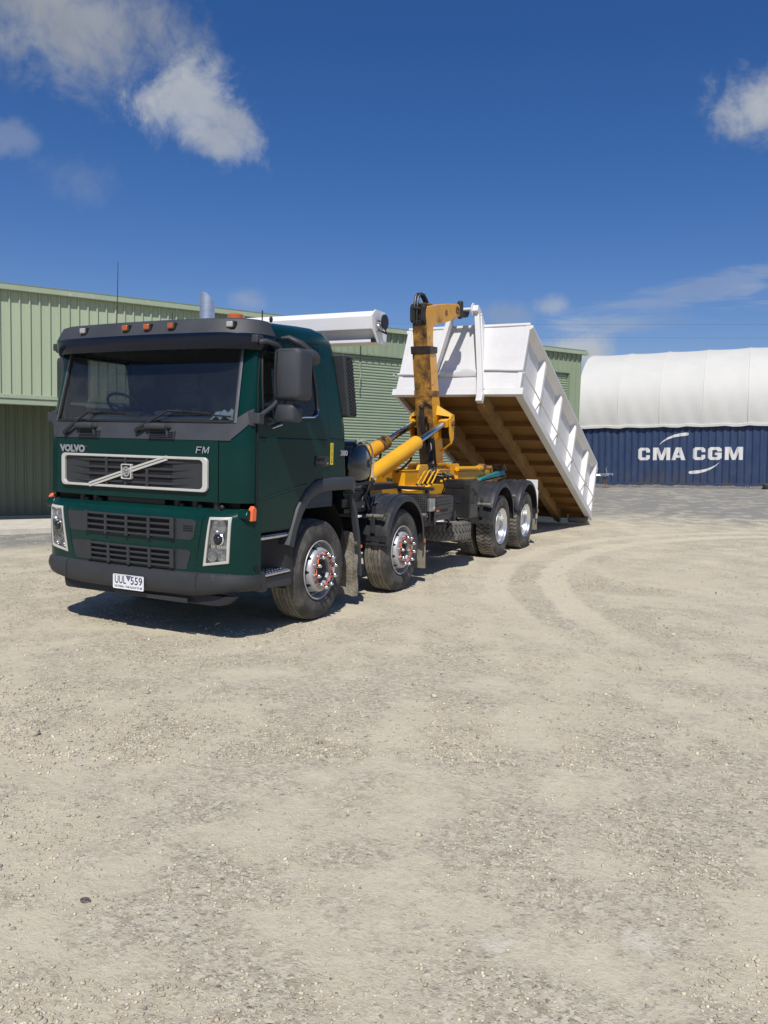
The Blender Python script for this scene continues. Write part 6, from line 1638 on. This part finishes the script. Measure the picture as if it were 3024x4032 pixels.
# floor and cross members
MB().box((-1.22, .03, .10), (1.22, BL - .02, .125)).build('floor', 'bin_under', bino)
for i in range(10):
    y = .02 + i * .66 if i else .05
    m = MB().prism([(y, .099), (y, .006), (y + .05, .006), (y + .05, .014), (y + .012, .014), (y + .012, .099)], 'x', -1.105, 1.105); m.build('cross_member', 'bin_under', bino)
MB().box((-1.105, BL - .10, -.03), (1.105, BL - .03, .099)).build('cross_member', 'bin_under', bino)
for s in (1, -1):
    rail = MB().box((s * .50 - .035, -.02, -.20), (s * .50 + .035, 6.55, .097)); rail.box((s * .50 - .075, .05, -.205), (s * .50 + .075, 6.45, -.185))
    rail.build('long_rail', 'bin_under_rail', bino, bevel=.006, seg=1)
    # bottom side rail, side wall, top rail
    MB().box((min(s * 1.11, s * 1.25), .03, -.0), (max(s * 1.175, s * 1.25), BL, .15)).build('bottom_rail', 'bin_white', bino, bevel=.008)
    rows = []
    for i in range(41):
        y = .03 + (BL - .06) * i / 40; rows.append([(s * (WX + .012 + dent(y * 1.1, z, 3 + s)), y, z) for z in np.linspace(.12, zt(y) - .02, 9)])
    MB().grid(rows).build('side_panel', 'bin_white', bino, ang=60, solid=.02, orient=(s, 0, 0))
    trv = MB(); trv.grid([[(s * a, y, (HF if y < 1 else HR) + b) for a, b in ((1.09, .015), (1.25, .015), (1.25, -.035), (1.13, -.15), (1.09, -.15))] for y in (.0, BL - .12)], close=True); trv.f += [(0, 1, 2, 3, 4), (9, 8, 7, 6, 5)]
    trv.build('top_rail', 'bin_white', bino, bevel=.01)
    for y in (1.15, 2.62, 4.08, 5.56):
        rb_ = MB(); z1 = zt(y) - .0
        # tapered channel rib: wide face out, sloped at its foot and head
        rb_.prism([(1.11, .15), (1.245, .15), (1.245, z1 - .16), (1.14, z1 - .02), (1.11, z1 - .02)], 'y', y - .05, y + .05)
        if s < 0: rb_.v = [Vector((-v.x, v.y, v.z)) for v in rb_.v]
        rb_.build('rib', 'bin_white_frame', bino, bevel=.006, seg=1)
    ep_ = MB().prism([(BL - .14, .15), (BL - .02, .15), (BL - .10, HR - .0), (BL - .22, HR - .0)], 'x', s * 1.11, s * 1.245); ep_.build('end_post', 'bin_white_frame', bino, bevel=.008)
    # tie rail with short hooks along the side
    pp = [(s * 1.262, y, .375 + .018 * y + .012 * math.sin(y * 2.3)) for y in np.linspace(-.12, 6.6, 60)]
    tl = MB().tube(pp, .012, 7); 
    tie = tl.build('tie_rail', 'bin_white_frame', bino)
    hk2 = MB()
    for y in (1.15, 2.62, 4.08, 5.56, 6.55): hk2.tube([(s * 1.255, y - .03, .41 + .018 * y), (s * 1.275, y + .02, .40 + .018 * y), (s * 1.272, y + .05, .31 + .018 * y)], .010, 6)
    hk2.build('tie_hook', 'rope', tie)
    # latch hinge tongues on the rear
    for z, dy in ((HR - .06, .0), (.10, .05)):
        lt = MB().prism([(BL - .12 + dy, z - .10), (BL - .12 + dy, z + .02), (BL + .06 + dy, z - .0), (BL + .06 + dy, z - .035), (BL - .04 + dy, z - .02), (BL - .04 + dy, z - .06), (BL + .06 + dy, z - .07), (BL + .06 + dy, z - .105)], 'x', s * 1.15, s * 1.235); lt.build('latch', 'bin_white_frame', bino, bevel=.004, seg=1)
    rr = MB().tube([(s * .72, BL - .11, -.075), (s * 1.20, BL - .11, -.075)], .078, 20); rr.build('ground_roller', 'dusty_flap', bino, ang=40)
    MB().box((s * .70 - .012, BL - .17, -.10), (s * .70 + .012, BL - .04, .03)).box((s * 1.21 - .012, BL - .17, -.10), (s * 1.21 + .012, BL - .04, .03)).build('roller_cheek', 'bin_white_frame', bino)
# tailgate
MB().prism([(BL - .05, .05), (BL - .01, .05), (BL - .09, HR - .02), (BL - .13, HR - .02)], 'x', -1.16, 1.16).build('tailgate', 'bin_white', bino)
# front wall in dented sheet, sill, corner posts, top edge
rows = []
for z in np.linspace(.10, HF + .01, 15):
    rows.append([(x, .0 + 1.0 * dent(x, z, 9) - .01, z) for x in np.linspace(-1.19, 1.19, 31)])
MB().grid(rows).build('front_panel', 'bin_white', bino, ang=60, solid=.03)
MB().box((-1.265, -.035, -.005), (1.265, .06, .125)).build('sill', 'bin_white', bino, bevel=.006)
MB().box((-1.20, -.03, HF + .0), (1.20, .05, HF + .055)).build('top_edge', 'bin_white', bino, bevel=.012)
for s in (1, -1): MB().box((min(s * 1.12, s * 1.20), -.022, .126), (max(s * 1.12, s * 1.20), .05, HF - .001)).build('corner_post', 'bin_white', bino, bevel=.006)
# swage bar across the front, slightly bent
pp = [(x, -.035 - .01 * math.sin(x * 5), .415 + .06 * sstep((x - .3) / .2) * (1 if x > .3 else 0) + .012 * math.sin(x * 3.3)) for x in np.linspace(-1.22, 1.20, 40)]
sb_ = MB().tube(pp, .022, 8); swo = sb_.build('swage_bar', 'bin_white', bino)
sb_ = MB(); rows = []
for x in np.linspace(-.36, .36, 25): rows.append([(x, -.030, .50 + .01 * math.sin(x * 14)), (x, -.075 - .012 * math.sin(x * 9), .475 + .012 * math.sin(x * 11)), (x, -.08, .425 + .015 * math.sin(x * 8)), (x, -.03, .36)])
sb_.grid(rows).build('folded_plate', 'bin_white', swo, ang=60, solid=.008)
# A-frame: two uprights and the bail bar the hook holds
for s in (1, -1):
    b0, b1 = Vector((s * .52, -.075, -.17)), Vector((s * .235, -.27, 1.61)); up = MB(); sec = []
    for p, k in ((b0, 1), (Vector((s * .50, -.10, .05)), 1), (Vector((s * .46, -.12, .35)), .95), (b1, .9)):
        sec.append([(p.x - .05 * k, p.y - .06, p.z), (p.x + .05 * k, p.y - .06, p.z), (p.x + .05 * k, p.y + .07, p.z), (p.x - .05 * k, p.y + .07, p.z)])
    up.grid(sec, close=True); up.f += [(0, 1, 2, 3), tuple(range(len(up.v) - 4, len(up.v)))]
    upo = up.build('bail_upright', 'bin_white_frame', bino, bevel=.008)
    wb_ = MB()
    wb_.add([(s * (.24 + .055), -.20, 1.50), (s * (.24 + .055), -.02, 1.49), (s * (.47 + .05), -.02, .10), (s * (.50 + .05), -.06, .10), (s * (.24 + .075), -.20, 1.50), (s * (.24 + .075), -.02, 1.49), (s * (.47 + .07), -.02, .10), (s * (.50 + .07), -.06, .10)], [(0, 1, 2, 3), (4, 5, 6, 7), (0, 1, 5, 4), (1, 2, 6, 5), (2, 3, 7, 6), (3, 0, 4, 7)])
    wb_.build('upright_web', 'bin_white_frame', upo)
    gs = MB().prism([(-.04, 1.36), (-.22, 1.52), (-.20, 1.56), (.10, 1.46), (.16, 1.36)], 'x', s * .30, s * .315); gs.build('gusset', 'bin_white_frame', upo)
    ey = MB().prism([(-.36 + .09 * math.cos(q), 1.55 + .12 * math.sin(q)) for q in np.linspace(0, 2 * math.pi, 20)[:-1]], 'x', s * .185, s * .20); ey.build('bail_eye', 'bin_white_frame', bino)
    ft = MB().box((min(s * .46, s * .575), -.14, -.18), (max(s * .46, s * .575), -.02, .0)); ft.build('upright_foot', 'bin_white_frame', upo, bevel=.01)
    MB().box((min(s * .16, s * .30), -.40, 1.49), (max(s * .16, s * .30), -.20, 1.61)).build('bail_bracket', 'bin_white_frame', upo, bevel=.01)
MB().tube([(-.26, -.36, 1.55), (.26, -.36, 1.55)], .033, 16).build('bail_bar', 'bin_white_frame', bino)

# crumpled paper on the dash, seen through the windscreen
pm = MB(); rp_ = random.Random(2)
rows = [[(.66 + i * .046 + rp_.uniform(-.015, .015), .24 + j * .06 + rp_.uniform(-.01, .01) + .06 * (i > 5), 1.985 + j * .026 + (0.0 if (i + j) % 2 else .055) * rp_.random()) for i in range(8)] for j in range(4)]
tag(pm.grid(rows).build('crumpled_paper', 'paper', ang=5, recalc=False), 'crumpled pale paper lying on the dashboard behind the windscreen', 'paper')
